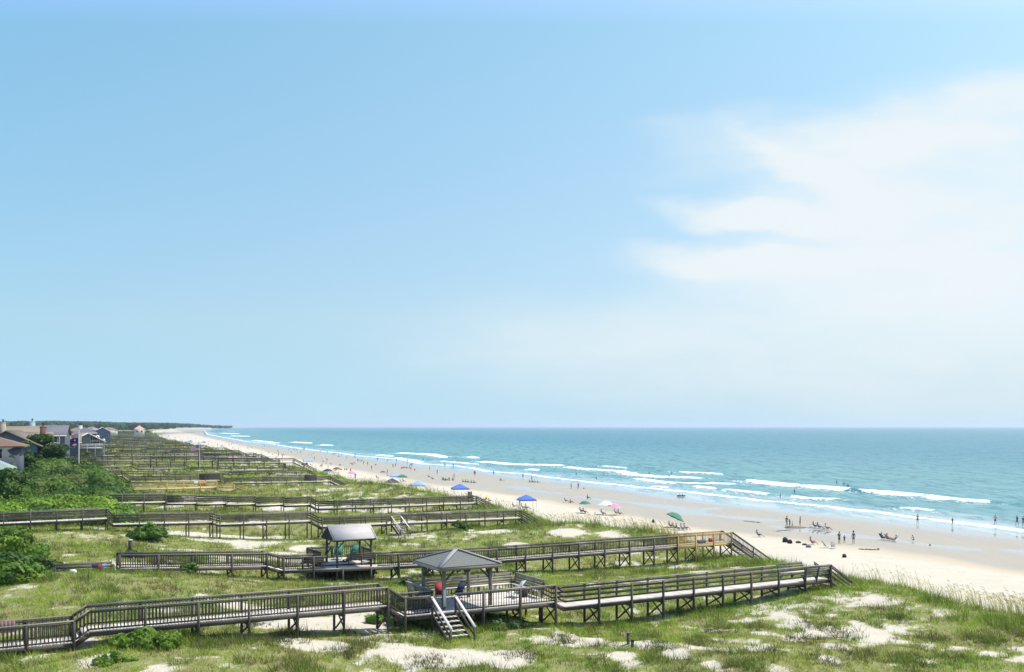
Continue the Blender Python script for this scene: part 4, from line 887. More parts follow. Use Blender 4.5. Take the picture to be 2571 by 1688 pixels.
def shrub(label, x, y, D, w_, h_, pal, seed, n=9, group=None, leaf=.13, per=34, name='shrub', cat='shrub'):
    """(x, y) the foot of the shrub in the photo, D its distance"""
    X, Y, z = atD(x, y, D); z = gz(X, Y); root = empty(name, (X, Y, z)); tag(root, label, cat, group); r_ = random.Random(seed); B, Cc = [], []
    for i in range(int(n*2.6)):
        a = r_.uniform(0, 6.28); f_ = r_.random()**.6; q = f_*w_*.5; r = w_*r_.uniform(.07, .17)*(1.15-.4*f_); top = h_*(1-.75*f_*f_)*r_.uniform(.62, 1.12)
        B.append((math.cos(a)*q*1.1, math.sin(a)*q*.8, max(r*.4, top-r*.8), r*r_.uniform(.9, 1.5), r, r*.75)); Cc.append(np.array(pal[r_.randrange(len(pal))])*r_.uniform(.8, 1.3))
        if f_ < .6 and h_ > 1.5: B.append((math.cos(a)*q, math.sin(a)*q*.8, top*.45, r*1.6, r*1.6, top*.4)); Cc.append(Cc[-1])
    link('crown', crown_mesh('crown', B, Cc, leaf, per, seed), root)
    m = MB()
    for i in range(5): b = B[i % len(B)]; m.cyl((0, 0, -.2), (b[0]*.8, b[1]*.8, b[2]), .06, .03, 5)
    m.build('stem', BARK, root); return root
shrub('dark rounded evergreen tree standing in front of the white porch house', 118, 1150, 182, 9, 10.2, [GRN[3], (.035, .085, .02)], 1, 16, name='evergreen_tree', cat='tree', per=24, leaf=.2)
shrub('dark bushy tree beside the brown roofed house', 64, 1140, 165, 4.6, 8.6, [GRN[3], GRN[1]], 2, 9, name='evergreen_tree', cat='tree', per=24, leaf=.18)
shrub('pale green small tree against the wall of the brown roofed house', 34, 1138, 142, 2.6, 8.0, [(.14, .21, .07), (.11, .18, .05)], 3, 7, name='small_tree', cat='tree', leaf=.15)
shrub('bright green bush on the right shoulder of the dark thicket', 208, 1190, 160, 7.5, 4.2, [GRN[5], GRN[2]], 4, 12, leaf=.16)
shrub('bush in front of the balcony columns of the tan roofed gable house', 207, 1140, 272, 9, 4.6, [GRN[1], GRN[4]], 22, 12, leaf=.22, per=20)
shrub('tall dark bush hiding the wall of the pale teal roofed house', 12, 1215, 124, 8.5, 6.4, [GRN[1], GRN[0], GRN[3]], 21, 16, leaf=.18)
shrub('dark bush at the left edge, below the red and blue towels', 24, 1490, 66, 5.2, 2.0, [GRN[1], GRN[0], GRN[2]], 5, 16)
shrub('dark green bush touching the weathered rail beside the red towel', 92, 1448, 74, 3.6, 1.5, [GRN[1], GRN[3]], 6, 12)
shrub('bush at the left edge above the other dark bush', 8, 1430, 80, 6, 2.8, [GRN[0], GRN[2]], 16, 12)
shrub('green leafy bush on top of the mound in front of the nearest boardwalk', 375, 1615, 47.6, 3.0, .8, [GRN[0], GRN[2]], 7, 12, leaf=.07, per=120)
shrub('small bush at the foot of the mound below the nearest boardwalk', 290, 1680, 44.5, 1.6, .5, [GRN[0], GRN[2]], 17, 7, leaf=.06, per=120)
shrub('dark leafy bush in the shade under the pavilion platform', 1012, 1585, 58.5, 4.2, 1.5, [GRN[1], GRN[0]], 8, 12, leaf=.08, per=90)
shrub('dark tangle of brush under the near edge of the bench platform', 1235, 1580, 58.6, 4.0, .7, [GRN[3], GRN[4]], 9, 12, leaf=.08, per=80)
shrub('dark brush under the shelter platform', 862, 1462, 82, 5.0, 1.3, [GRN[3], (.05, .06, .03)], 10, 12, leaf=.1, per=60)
shrub('green bush under the third boardwalk beside its left stairs', 372, 1342, 103.5, 4.2, 1.7, [GRN[1], GRN[0]], 11, 10, leaf=.12)
shrub('round bush at the post beside the start of the second boardwalk', 328, 1408, 82, 2.2, .8, [GRN[3], GRN[1]], 12, 7, leaf=.08, per=70)
shrub('small green bush at the deck edge of the second boardwalk', 472, 1437, 72.8, 1.4, 1.2, [GRN[0], GRN[1]], 13, 6, leaf=.07, per=80)
shrub('grey green bush in the sand behind the second boardwalk', 1030, 1468, 78, 2.6, .8, [GRN[4], GRN[1]], 14, 8, leaf=.09, per=60)
shrub('small dark bush between the posts of the third boardwalk', 1155, 1335, 123, 3, 1.3, [GRN[1], GRN[4]], 15, 7, leaf=.13)

# far woods along the horizon and bushes between the houses: one mass
fb, fc = [], []; r_ = random.Random(77)
for i in range(1500):
    x = r_.uniform(-80, 560); yt = np.interp(x, [-80, 0, 90, 200, 300, 380, 450, 500, 560], [1060, 1060.5, 1059, 1062, 1063.5, 1063, 1066, 1068.5, 1070.3])
    D = r_.uniform(1150, 1500)*np.interp(x, [0, 300, 420, 560], [1, 1.25, 1.8, 3.2]); h = (HZ-yt)/F*D; X = (x-CX)/F*D; r = D*np.interp(x, [0, 200, 330, 450], [.0035, .0035, .0028, .0011])*r_.uniform(.6, 1.2)
    fb.append((X, D+r_.uniform(0, 200), CAMZ+h-r*.8-r_.uniform(0, 2), r*1.6, r*1.5, r)); fc.append(np.array((.07, .12, .07))*r_.uniform(.75, 1.25))  # green shifted toward blue to stand for haze over distance
for i in range(700):
    D = r_.uniform(330, 1150); X = Xc(D)-r_.uniform(72, 260+D*.2); x = X/D*F+CX
    if x < -60: continue
    r = r_.uniform(2, 4.5); fb.append((X, D, 5+r*.6+r_.uniform(0, 2.5), r*1.3, r*1.2, r)); fc.append(np.array(GRN[r_.randrange(5)])*r_.uniform(.7, 1.1))
me = crown_mesh('distant_woods', fb, fc, .9, 2.2, 71); tag(link('distant_woods', me), 'dark band of woods along the horizon and around the far houses', 'woods', kind='stuff')

# ------------------------------------------------------------------ houses
def siding(name, c):
    def b(t):
        tc = nd(t, 'ShaderNodeTexCoord').outputs['Object']; z = nd(t, 'ShaderNodeSeparateXYZ', {0: tc}).outputs[2]
        line = smooth(t, mth(t, 'FRACT', mth(t, 'MULTIPLY', z, 5.0)), .8, .95, 0, .45); n = noise(t, tc, .8, 5)
        c2 = mixc(t, n, tuple(q*.8 for q in c), tuple(q*1.15 for q in c)); return prin(t, mixc(t, line, c2, tuple(q*.5 for q in c)), .8)
    return mat(name, b)
def roofm(name, c):
    def b(t):
        tc = nd(t, 'ShaderNodeTexCoord').outputs['Object']; n = noise(t, tc, 2.2, 6, .7)
        return prin(t, mixc(t, n, tuple(q*.7 for q in c), tuple(q*1.25 for q in c)), .9)
    return mat(name, b)
GLASS = mat('window_glass', lambda t: prin(t, (.02, .025, .03), .12))
WHITE = plain('white_paint', (.62, .62, .60), .6, .08); BRICK = plain('brick_chimney', (.12, .06, .045), .9, .3, 8)
def house(name, label, x, D, w_, d_, rot, ez, rz_, kind, wallc, roofc, z0=None, chimneys=(), wins=(), porch=None, over=.6, trim=True, cat='house'):
    X = (x-CX)/F*D; z0 = gz(X, D) if z0 is None else z0; root = empty(name, (X, D, z0), R(rot)); tag(root, label, cat, 'houses behind the dunes')
    zf = z0+2.6 if ez-z0 > 6 else z0; e, r = ez-z0, rz_-z0; f0 = zf-z0; hw, hd = w_/2, d_/2
    m = MB(); m.box(-hw, hw, -hd, hd, f0, e-.05)
    if kind == 'gable_y': m.raw([(-hw, -hd, e-.05), (hw, -hd, e-.05), (0, -hd, r-.1), (-hw, hd, e-.05), (hw, hd, e-.05), (0, hd, r-.1)], [(0, 1, 2, 2), (4, 3, 5, 5), (0, 2, 5, 3), (1, 4, 5, 2)])
    if kind == 'gable_x': m.raw([(-hw, -hd, e-.05), (-hw, hd, e-.05), (-hw, 0, r-.1), (hw, -hd, e-.05), (hw, hd, e-.05), (hw, 0, r-.1)], [(1, 0, 2, 2), (3, 4, 5, 5), (0, 3, 5, 2), (4, 1, 2, 5)])
    wall = m.build('wall', wallc, root)
    m = MB(); o = over; th = .18
    if kind == 'gable_y':
        k = (r-e)/hw; lo = e-k*o
        solid_poly(m, [(-hw-o, -hd-o, lo), (0, -hd-o, r), (0, hd+o, r), (-hw-o, hd+o, lo)][::-1], th); solid_poly(m, [(hw+o, -hd-o, lo), (hw+o, hd+o, lo), (0, hd+o, r), (0, -hd-o, r)], th)
    elif kind == 'gable_x':
        k = (r-e)/hd; lo = e-k*o
        solid_poly(m, [(-hw-o, -hd-o, lo), (hw+o, -hd-o, lo), (hw+o, 0, r), (-hw-o, 0, r)], th); solid_poly(m, [(-hw-o, 0, r), (hw+o, 0, r), (hw+o, hd+o, lo), (-hw-o, hd+o, lo)], th)
    else:
        q = max(0.1, hw-hd*.95); a, b, c, d = (-hw-o, -hd-o, e-.2), (hw+o, -hd-o, e-.2), (hw+o, hd+o, e-.2), (-hw-o, hd+o, e-.2); p1, p2 = (-q, 0, r), (q, 0, r)
        solid_poly(m, [a, b, p2, p1], th); solid_poly(m, [c, d, p1, p2], th); solid_poly(m, [b, c, p2], th); solid_poly(m, [d, a, p1], th)
    ro = m.build('roof', roofc, root)
    if trim:
        m = MB()
        if kind == 'gable_y':
            for s in (-1, 1): m.beam((s*(hw+o), -hd-o-.03, lo-.1), (0, -hd-o-.03, r-.1), .05, .28)
        else: m.beam((-hw-o, -hd-o-.03, (lo if kind == 'gable_x' else e-.2)-.1), (hw+o, -hd-o-.03, (lo if kind == 'gable_x' else e-.2)-.1), .05, .22)
        m.build('trim', WHITE, ro)
    for cx_, cy_, cw, top, cm in chimneys:
        m = MB(); m.box(cx_-cw/2, cx_+cw/2, cy_-cw/2, cy_+cw/2, f0+1, top-z0); m.box(cx_-cw/2-.08, cx_+cw/2+.08, cy_-cw/2-.08, cy_+cw/2+.08, top-z0-.25, top-z0-.1); c_ = m.build('chimney', cm, ro)
        m = MB(); m.cyl((cx_, cy_, top-z0-.1), (cx_, cy_, top-z0+.5), .14, .14, 8); m.cyl((cx_, cy_, top-z0+.5), (cx_, cy_, top-z0+.62), .26, .26, 8); m.build('flue_cap', W_DARK, c_)
    for wx, wz, ww, wh in wins:      # on the camera side
        m = MB(); y = -hd-.03
        m.box(wx-ww/2-.1, wx+ww/2+.1, y-.05, y+.02, wz-z0-.1, wz-z0+wh+.1); f = m.build('window', WHITE, root)
        m = MB(); m.box(wx-ww/2, wx-.04, y-.07, y-.052, wz-z0, wz-z0+wh); m.box(wx+.04, wx+ww/2, y-.07, y-.052, wz-z0, wz-z0+wh); m.build('pane', GLASS, f)
    if f0 > .5:
        for u in np.linspace(-hw+.3, hw-.3, max(3, int(w_/3))):
            m = MB(); m.box(u-.15, u+.15, -hd+.1, -hd+.4, -.5, f0); m.build('piling', W_GREY, root)
    if porch:
        px0, px1, pz, ph, pd = porch; m = MB(); y1 = -hd-pd
        m.box(px0, px1, y1, -hd, pz-z0-.25, pz-z0); po = m.build('balcony', WHITE, root); m = MB()
        m.box(px0, px1, y1-.03, y1+.03, pz-z0+.95, pz-z0+1.05)
        for u in np.arange(px0, px1, .28): m.box(u-.04, u+.04, y1-.02, y1+.02, pz-z0, pz-z0+1.0)
        m.build('railing', WHITE, po); m = MB()
        for u in np.linspace(px0+.1, px1-.1, 4): m.box(u-.1, u+.1, y1-.1, y1+.1, -.5, pz-z0+ph)
        m.build('column', W_CAP, po)
    return root
TAN = roofm('tan_shingles', (.185, .155, .115)); BRN = roofm('brown_shingles', (.15, .09, .062)); DGR = roofm('slate_shingles', (.105, .11, .125)); TEAL = roofm('pale_teal_roof', (.20, .27, .25)); PINK = roofm('salmon_roof', (.5, .30, .25)); LGR = roofm('grey_shingles', (.20, .19, .18))
S_BLUE = siding('blue_siding', (.085, .13, .21)); S_SLATE = siding('slate_siding', (.07, .085, .12)); S_GRN = siding('grey_green_siding', (.14, .18, .17)); S_WHT = siding('white_siding', (.5, .5, .48)); S_TAN = siding('tan_siding', (.3, .27, .22)); S_TEAL = plain('pale_blue_panel', (.22, .34, .40), .7, .1)
house('house', 'brown hip roofed house at the left edge with slate walls', -28, 152, 9.0, 9, 22, 14.25, 15.75, 'hip', S_SLATE, BRN, wins=[(1.5, 12.3, 1.4, 1.3)], over=.8, trim=False)
house('house', 'blue gabled house with tan roof rising behind the brown roofed house', 34, 184, 10.0, 12, 16, 13.9, 16.3, 'gable_y', S_BLUE, TAN, wins=[(0, 12.2, 1.2, 1.1)], chimneys=[(4.2, 5, .95, 17.0, BRICK)], trim=False, over=.9)
house('house', 'tan roofed house with a pale square chimney at the left edge', 12, 216, 15, 9, 24, 14.6, 17.05, 'gable_x', S_TAN, TAN, chimneys=[(-.2, -2.4, 1.1, 17.9, S_TAN)], trim=False)
house('house', 'tan gabled wing with a brick side chimney left of the slate roofed house', 92, 206, 5.2, 7, 24, 13.9, 15.9, 'gable_x', S_TAN, TAN, trim=False)
house('house', 'slate roofed house with pale blue chimney and white columned porch', 120, 250, 9.0, 11, 18, 15.0, 17.35, 'gable_x', S_SLATE, DGR, chimneys=[(-3.2, -2.5, 1.2, 18.3, S_TEAL)], wins=[(-.4, 12.6, 2.0, 1.8), (1.9, 12.6, 2.0, 1.8)], porch=(-1.8, 3.6, 12.0, 2.8, 1.8), over=.5)
house('house', 'low tan roofed gable house with white balcony beside the flagpole', 212, 286, 8.5, 8, 34, 13.0, 15.2, 'gable_y', S_GRN, TAN, wins=[(1.4, 13.0, 1.1, 1.3), (2.6, 13.0, 1.1, 1.3), (1.4, 11.5, 1.1, 1.2), (2.6, 11.5, 1.1, 1.2)], porch=(-2.5, 4.0, 11.0, .9, 1.2), over=.6)
house('house', 'slate walled low house with tan roof between the porch house and the flagpole', 180, 276, 3.8, 6, 24, 13.0, 15.0, 'gable_x', S_SLATE, TAN, wins=[(0, 11.2, 1.3, 1.0)])
house('house', 'dark hip roofed house with a small white dormer behind the flagpole', 213, 400, 8, 8, 24, 14.6, 16.6, 'hip', S_SLATE, DGR, wins=[(-1, 12.8, 1.4, 1.2)], chimneys=[(-1.6, 0, 1.5, 17.4, S_WHT)])
house('house', 'blue grey gabled house standing alone by the far street', 257, 540, 8.0, 9, 22, 14.4, 16.7, 'gable_y', S_BLUE, LGR, wins=[(-2.5, 11.5, 2.2, 1.2), (2.2, 11.5, 1.5, 1.2)])
house('house', 'far white house with salmon pink roof near the end of the row', 350, 930, 8.5, 9, 22, 14.8, 18.0, 'hip', S_WHT, PINK, wins=[(-2, 11.5, 1.6, 1.6), (2, 11.5, 1.6, 1.6)])
house('house', 'pale teal metal roof corner poking out of the thicket at the left edge', -42, 133, 6.6, 6.6, 24, 11.55, 13.3, 'hip', S_GRN, TEAL, trim=False)
rh = random.Random(12); rc = [TAN, LGR, DGR, BRN]; sc_ = [S_TAN, S_WHT, S_SLATE, S_GRN, S_BLUE]
Yh = 330.; fl = ['weathered far beach house in the row behind the dunes']
for i in range(22):
    X = Xc(Yh)-rh.uniform(66, 78); x = X/Yh*F+CX
    if x > -30: house('house', fl[0], x, Yh, rh.uniform(7, 11), rh.uniform(8, 11), rh.uniform(-15, 25), rh.uniform(10.5, 12.6), rh.uniform(13.2, 15.2), rh.choice(['hip', 'gable_y', 'gable_x']), rh.choice(sc_), rh.choice(rc), wins=[(-1.5, 9.2, 1.5, 1.2), (1.8, 9.2, 1.5, 1.2)], trim=rh.random() < .5)
    Yh += rh.uniform(24, 40)*(1+Yh/1500)
for i in range(9):
    D = rh.uniform(420, 1000); x = rh.uniform(-10, 300*(1-.0)); 
    house('house', 'far inland roof above the trees near the horizon', x, D, rh.uniform(10, 16), 10, rh.uniform(-20, 20), 13.5, 16.3+rh.uniform(-.5, .4), 'hip', rh.choice(sc_), rh.choice([TAN, LGR]), trim=False)

# ------------------------------------------------------------------ poles and flags
POLE = plain('white_pole', (.66, .68, .66), .45, .05)
def flag_cloth(name, mat_, x0, x1, z0, z1, y, root, amp=.18, ph=0.0):
    n, m_ = 14, 8; V = []; 
    for j in range(m_+1):
        for i in range(n+1):
            f = i/n; V.append((x0+(x1-x0)*f, y+amp*f*math.sin(f*9+ph+j*.35), z0+(z1-z0)*j/m_-abs(x1-x0)*.16*f*f))
    id_ = np.arange((n+1)*(m_+1)).reshape(m_+1, n+1); Fq = np.stack([id_[:-1, :-1], id_[:-1, 1:], id_[1:, 1:], id_[1:, :-1]], -1).reshape(-1, 4)
    uvw = np.array([(i/n, j/m_, 0) for j in range(m_+1) for i in range(n+1)]); me = mesh_np(name, V, Fq, mat_, {'fuv': uvw}, True); o = link(name, me, root)
    s = o.modifiers.new('solid', 'SOLIDIFY'); s.thickness = .015; return o
def fuv(t):
    a = nd(t, 'ShaderNodeAttribute', attribute_name='fuv').outputs['Color']; s = nd(t, 'ShaderNodeSeparateXYZ', {0: a}); return s.outputs[0], s.outputs[1]
def b_us(t):
    u, v = fuv(t); st = smooth(t, mth(t, 'FRACT', mth(t, 'MULTIPLY', v, 6.5)), .49, .51); c = mixc(t, st, (.55, .06, .08), (.75, .72, .72))
    can = mth(t, 'MULTIPLY', smooth(t, u, .42, .40), smooth(t, v, .46, .48))
    sx = mth(t, 'SUBTRACT', mth(t, 'FRACT', mth(t, 'MULTIPLY', u, 15)), .5); sy = mth(t, 'SUBTRACT', mth(t, 'FRACT', mth(t, 'MULTIPLY', v, 10)), .5)
    d = mth(t, 'SQRT', mth(t, 'ADD', mth(t, 'MULTIPLY', sx, sx), mth(t, 'MULTIPLY', sy, sy))); star = smooth(t, d, .3, .2)
    return prin(t, mixc(t, can, c, mixc(t, star, (.03, .06, .22), (.7, .7, .75))), .8)
def b_navy(t):
    u, v = fuv(t)
    def disc(cu, cv, ru, rv):
        a = mth(t, 'DIVIDE', mth(t, 'SUBTRACT', u, cu), ru); b = mth(t, 'DIVIDE', mth(t, 'SUBTRACT', v, cv), rv); return smooth(t, mth(t, 'ADD', mth(t, 'MULTIPLY', a, a), mth(t, 'MULTIPLY', b, b)), 1.15, .85)
    c = mixc(t, smooth(t, v, .5, .4), (.035, .02, .13), (.11, .02, .10)); c = mixc(t, disc(.45, .72, .14, .09), c, (.6, .62, .72)); return prin(t, mixc(t, disc(.5, .14, .34, .13), c, (.75, .5, .58)), .8)
M_US = mat('striped_flag_cloth', b_us); M_NAVY = mat('navy_flag_cloth', b_navy); M_PINK = plain('faded_pink_cloth', (.55, .30, .36), .8, .15)
X, Y, _ = atD(198, 1145, 205); g = gz(X, Y); root = empty('flagpole', (X, Y, g)); tag(root, 'tall white flagpole in front of the tan roofed gable house', 'flagpole'); h = CAMZ-(1083-HZ)/F*Y-g
m = MB(); m.cyl((0, 0, -.2), (0, 0, h), .13, .07, 10); m.build('pole', POLE, root); m = MB(); m.cyl((0, 0, h), (0, 0, h+.2), .12, .05, 8); m.build('finial', POLE, root)
def hung(label, mt, x0, x1, z0, z1):
    r = empty('flag', (X, Y, g)); tag(r, label, 'flag'); o = flag_cloth('cloth', mt, x0, x1, z0, z1, 0, r, .25); m = MB(); m.cyl((-.05, -.02, z0), (-.05, -.02, z1), .025, .025, 6); m.build('header_rope', POLE, r)
hung('navy flag with white emblem hanging from the tall flagpole', M_NAVY, -.12, -1.75, CAMZ-48/F*Y-g, CAMZ-29/F*Y-g); hung('faded pink flag above the navy one on the flagpole', M_PINK, -.12, -1.5, CAMZ-29/F*Y-g, CAMZ-18/F*Y-g)
X, Y, _ = atD(501, 1180, 266); g = gz(X, Y); root = empty('flagpole', (X, Y, g)); tag(root, 'thin pale flagpole standing among the boardwalks', 'flagpole'); h = CAMZ-(1113-HZ)/F*Y-g
m = MB(); m.cyl((0, 0, -.2), (0, 0, h), .09, .05, 8); m.build('pole', POLE, root); m = MB(); m.cyl((0, 0, h), (0, 0, h+.15), .09, .03, 8); m.build('finial', POLE, root)
hung('red and white striped flag with blue corner on the thin flagpole', M_US, -.1, -2.3, CAMZ-60/F*Y-g+.0, CAMZ-47/F*Y-g)
X, Y, _ = atD(262, 1166, 300); g = gz(X, Y); root = empty('lamp_post', (X, Y, g)); tag(root, 'tall pale lamp post with a round white lamp left of the boardwalks', 'lamp post'); h = CAMZ-(1106-HZ)/F*Y-g
m = MB(); m.cyl((0, 0, -.2), (0, 0, h), .13, .10, 8); m.build('pole', plain('grey_green_pole', (.25, .31, .29), .6), root); m = MB()
m.raw(ico(2)[0]*np.array((.42, .42, .36))+np.array((-.15, 0, h+.15)), np.c_[ico(2)[1], ico(2)[1][:, 2]]); m.build('lamp_head', WHITE, root)
def lone_post(label, x, y0, y1, D, r_=.07, cap=False, arm=False):
    X, Y, _ = atD(x, y1, D); g = gz(X, Y); o = empty('wooden_post', (X, Y, g)); tag(o, label, 'post', 'lone posts in the dunes'); h = CAMZ-(y0-HZ)/F*D-g
    m = MB(); m.obox((0, 0, h/2-.2), (r_, 0, 0), (0, r_, 0), (0, 0, h/2+.2)); m.build('shaft', W_DARK, o)
    m = MB(); m.obox((0, 0, h+.03), (r_*1.25, 0, 0), (0, r_*1.25, 0), (0, 0, .03)); m.build('cap', POLE if cap else W_DARK, o)
lone_post('dark post with a pale tip rising behind the start of the second boardwalk', 327, 1357, 1398, 84, .12, True)
lone_post('taller of two short dark posts in the front dunes', 1577, 1592, 1632, 53.5, .07)
lone_post('shorter of two short dark posts in the front dunes', 1588, 1609, 1638, 52.8, .07)

# ------------------------------------------------------------------ people
def skin_mesh(name, J, E, sub=1):
    me = bpy.data.meshes.new('tmp'); me.from_pydata([j[0] for j in J], E, []); o = bpy.data.objects.new('tmp', me); COL.objects.link(o)
    sk = o.modifiers.new('s', 'SKIN'); ly = me.skin_vertices[0].data
    for i, j in enumerate(J): r = j[1]; ly[i].radius = (r, r) if not isinstance(r, tuple) else r
    ly[0].use_root = True; sk.use_smooth_shade = True; sb = o.modifiers.new('b', 'SUBSURF'); sb.levels = sub; sb.render_levels = sub
    dg = bpy.context.evaluated_depsgraph_get(); dg.update(); out = bpy.data.meshes.new_from_object(o.evaluated_get(dg)); out.name = name
    bpy.data.objects.remove(o); bpy.data.meshes.remove(me); return out
POSES = {
 'stand': dict(p=(0, 0, .93), w=(0, .01, 1.1), c=(0, .0, 1.3), n=(0, -.01, 1.48), h0=(0, .0, 1.57), h1=(0, .02, 1.67), el=(-.25, -.03, 1.16), wl=(-.27, .06, .93), er=(.25, -.02, 1.16), wr=(.26, .08, .94), kl=(-.11, .03, .5), al=(-.12, -.02, .09), kr=(.10, .04, .5), ar=(.12, .0, .09)),
 'walk': dict(p=(0, 0, .92), w=(0, .02, 1.1), c=(0, .03, 1.3), n=(0, .03, 1.48), h0=(0, .05, 1.57), h1=(0, .08, 1.66), el=(-.24, -.12, 1.18), wl=(-.25, -.06, .95), er=(.24, .08, 1.18), wr=(.24, .26, 1.04), kl=(-.1, .2, .52), al=(-.1, .22, .1), kr=(.1, -.05, .5), ar=(.1, -.28, .14)),
 'hips': dict(p=(0, 0, .93), w=(0, .01, 1.1), c=(0, .0, 1.3), n=(0, -.01, 1.48), h0=(0, .02, 1.57), h1=(0, .04, 1.66), el=(-.34, -.08, 1.2), wl=(-.18, .08, 1.05), er=(.34, -.08, 1.2), wr=(.18, .08, 1.05), kl=(-.12, .03, .5), al=(-.13, .0, .09), kr=(.12, .03, .5), ar=(.16, .04, .09)),
 'chair': dict(p=(0, 0, .34), w=(0, -.08, .48), c=(0, -.17, .66), n=(0, -.22, .82), h0=(0, -.22, .91), h1=(0, -.2, 1.0), el=(-.27, -.08, .52), wl=(-.26, .16, .5), er=(.27, -.08, .52), wr=(.24, .16, .52), kl=(-.12, .42, .46), al=(-.13, .72, .1), kr=(.12, .43, .44), ar=(.12, .80, .1)),
 'sit': dict(p=(0, 0, .13), w=(0, -.03, .3), c=(0, -.06, .5), n=(0, -.04, .66), h0=(0, -.02, .75), h1=(0, .01, .85), el=(-.26, .02, .36), wl=(-.2, .25, .36), er=(.26, -.1, .32), wr=(.28, -.22, .08), kl=(-.16, .38, .4), al=(-.12, .6, .08), kr=(.14, .42, .3), ar=(.1, .75, .08)),
 'kneel': dict(p=(0, 0, .3), w=(0, .05, .46), c=(0, .14, .64), n=(0, .22, .79), h0=(0, .27, .87), h1=(0, .32, .95), el=(-.22, .38, .6), wl=(-.15, .6, .66), er=(.22, .36, .45), wr=(.18, .55, .25), kl=(-.12, .34, .1), al=(-.13, -.1, .1), kr=(.12, .34, .1), ar=(.13, -.1, .1)),
 'lie': dict(p=(0, 0, .13), w=(0, -.18, .13), c=(0, -.38, .14), n=(0, -.56, .14), h0=(0, -.64, .15), h1=(0, -.74, .16), el=(-.3, -.34, .1), wl=(-.32, -.1, .08), er=(.34, -.6, .1), wr=(.18, -.8, .1), kl=(-.1, .42, .14), al=(-.11, .84, .08), kr=(.1, .42, .2), ar=(.12, .82, .08)),
 'swim': dict(p=(0, 0, .93), w=(0, .01, 1.1), c=(0, .0, 1.3), n=(0, -.01, 1.48), h0=(0, .0, 1.57), h1=(0, .02, 1.67), el=(-.4, .05, 1.36), wl=(-.52, .22, 1.3), er=(.4, .05, 1.36), wr=(.5, .24, 1.34), kl=(-.11, .03, .5), al=(-.12, -.02, .09), kr=(.10, .04, .5), ar=(.12, .0, .09)),
}
BODY = {}
def body(pose):
    if pose in BODY: return BODY[pose]
    P_ = {k: np.array(v, float) for k, v in POSES[pose].items()}; ax = P_['c']-P_['p']; ax /= np.linalg.norm(ax); fw = np.cross((1, 0, 0), ax)*-1
    sh = P_['c']+ax*.11; sl, sr = sh+np.array((-.165, 0, 0)), sh+np.array((.165, 0, 0)); hl, hr = P_['p']+np.array((-.085, 0, -.03)), P_['p']+np.array((.085, 0, -.03))
    def toe(a, k): d = P_[a]-P_[k]; f = np.array((0, .15, 0)) if pose != 'lie' else np.array((0, .03, .13)); return P_[a]+f-np.array((0, 0, .045 if pose != 'lie' else 0))
    hd = lambda w_, e: P_[w_]+(P_[w_]-P_[e])/np.linalg.norm(P_[w_]-P_[e])*.11
    J = [(P_['p'], (.15, .105)), (P_['w'], (.125, .09)), (P_['c'], (.155, .105)), (sh, (.11, .075)), (P_['n'], .052), (P_['h0'], (.07, .08)), (P_['h1'], (.082, .098)),
         (sl, .058), (P_['el'], .040), (P_['wl'], .027), (hd('wl', 'el'), .033), (sr, .058), (P_['er'], .040), (P_['wr'], .027), (hd('wr', 'er'), .033),
         (hl, .092), ((hl+P_['kl'])/2, .078), (P_['kl'], .056), (P_['al'], .035), (toe('al', 'kl'), .034), (hr, .092), ((hr+P_['kr'])/2, .078), (P_['kr'], .056), (P_['ar'], .035), (toe('ar', 'kr'), .034)]
    E = [(0, 1), (1, 2), (2, 3), (3, 4), (4, 5), (5, 6), (3, 7), (7, 8), (8, 9), (9, 10), (3, 11), (11, 12), (12, 13), (13, 14), (0, 15), (15, 16), (16, 17), (17, 18), (18, 19), (0, 20), (20, 21), (21, 22), (22, 23), (23, 24)]
    J = [(tuple(a), b) for a, b in J]; bm_ = skin_mesh('body', J, E)
    S_ = [(tuple(P_['w']*.55+P_['p']*.45), (.155, .115)), (tuple(P_['p']), (.165, .122)), (tuple(hl), .105), (tuple(hl*.35+P_['kl']*.65), .092), (tuple(hr), .105), (tuple(hr*.35+P_['kr']*.65), .092)]
    sho = skin_mesh('shorts', S_, [(0, 1), (1, 2), (2, 3), (1, 4), (4, 5)])
    S2 = [(tuple(P_['p']*.9+P_['w']*.1), (.16, .115)), (tuple(P_['w']), (.145, .108)), (tuple(P_['c']), (.172, .12)), (tuple(sh), (.125, .09)), (tuple(sl), .072), (tuple(sl*.5+P_['el']*.5), .062), (tuple(sr), .072), (tuple(sr*.5+P_['er']*.5), .062)]
    shi = skin_mesh('shirt', S2, [(0, 1), (1, 2), (2, 3), (3, 4), (4, 5), (3, 6), (6, 7)])
    hdir = (P_['h1']-P_['h0']); hdir /= np.linalg.norm(hdir); fwd = np.array((0, 1, 0)) if pose != 'lie' else np.array((0, 0, 1)); c = P_['h1']-fwd*.022+hdir*.022
    hv = IV*np.array((.092, .105, .10) if pose != 'lie' else (.092, .10, .105))+c; hair = mesh_np('hair', hv, IF, SK[0], smooth_=True)
    hat = MB(); hat.cyl(P_['h1']+hdir*.045, P_['h1']+hdir*.06, .19, .19, 14); hat.cyl(P_['h1']+hdir*.05, P_['h1']+hdir*.16, .105, .085, 14)
    ho = hat.build('hat', SK[0]); hm = ho.data; bpy.data.objects.remove(ho)
    BODY[pose] = dict(body=bm_, shorts=sho, shirt=shi, hair=hair, hat=hm)
    for q in BODY[pose].values():
        if not q.materials: q.materials.append(SK[0])
    return BODY[pose]
SK = [plain('skin_tanned', (.30, .16, .10), .55, .12), plain('skin_light', (.46, .28, .20), .55, .1), plain('skin_brown', (.14, .075, .05), .55, .12)]
HAIR = [plain('hair_dark', (.03, .022, .018), .7), plain('hair_blond', (.30, .21, .10), .7)]
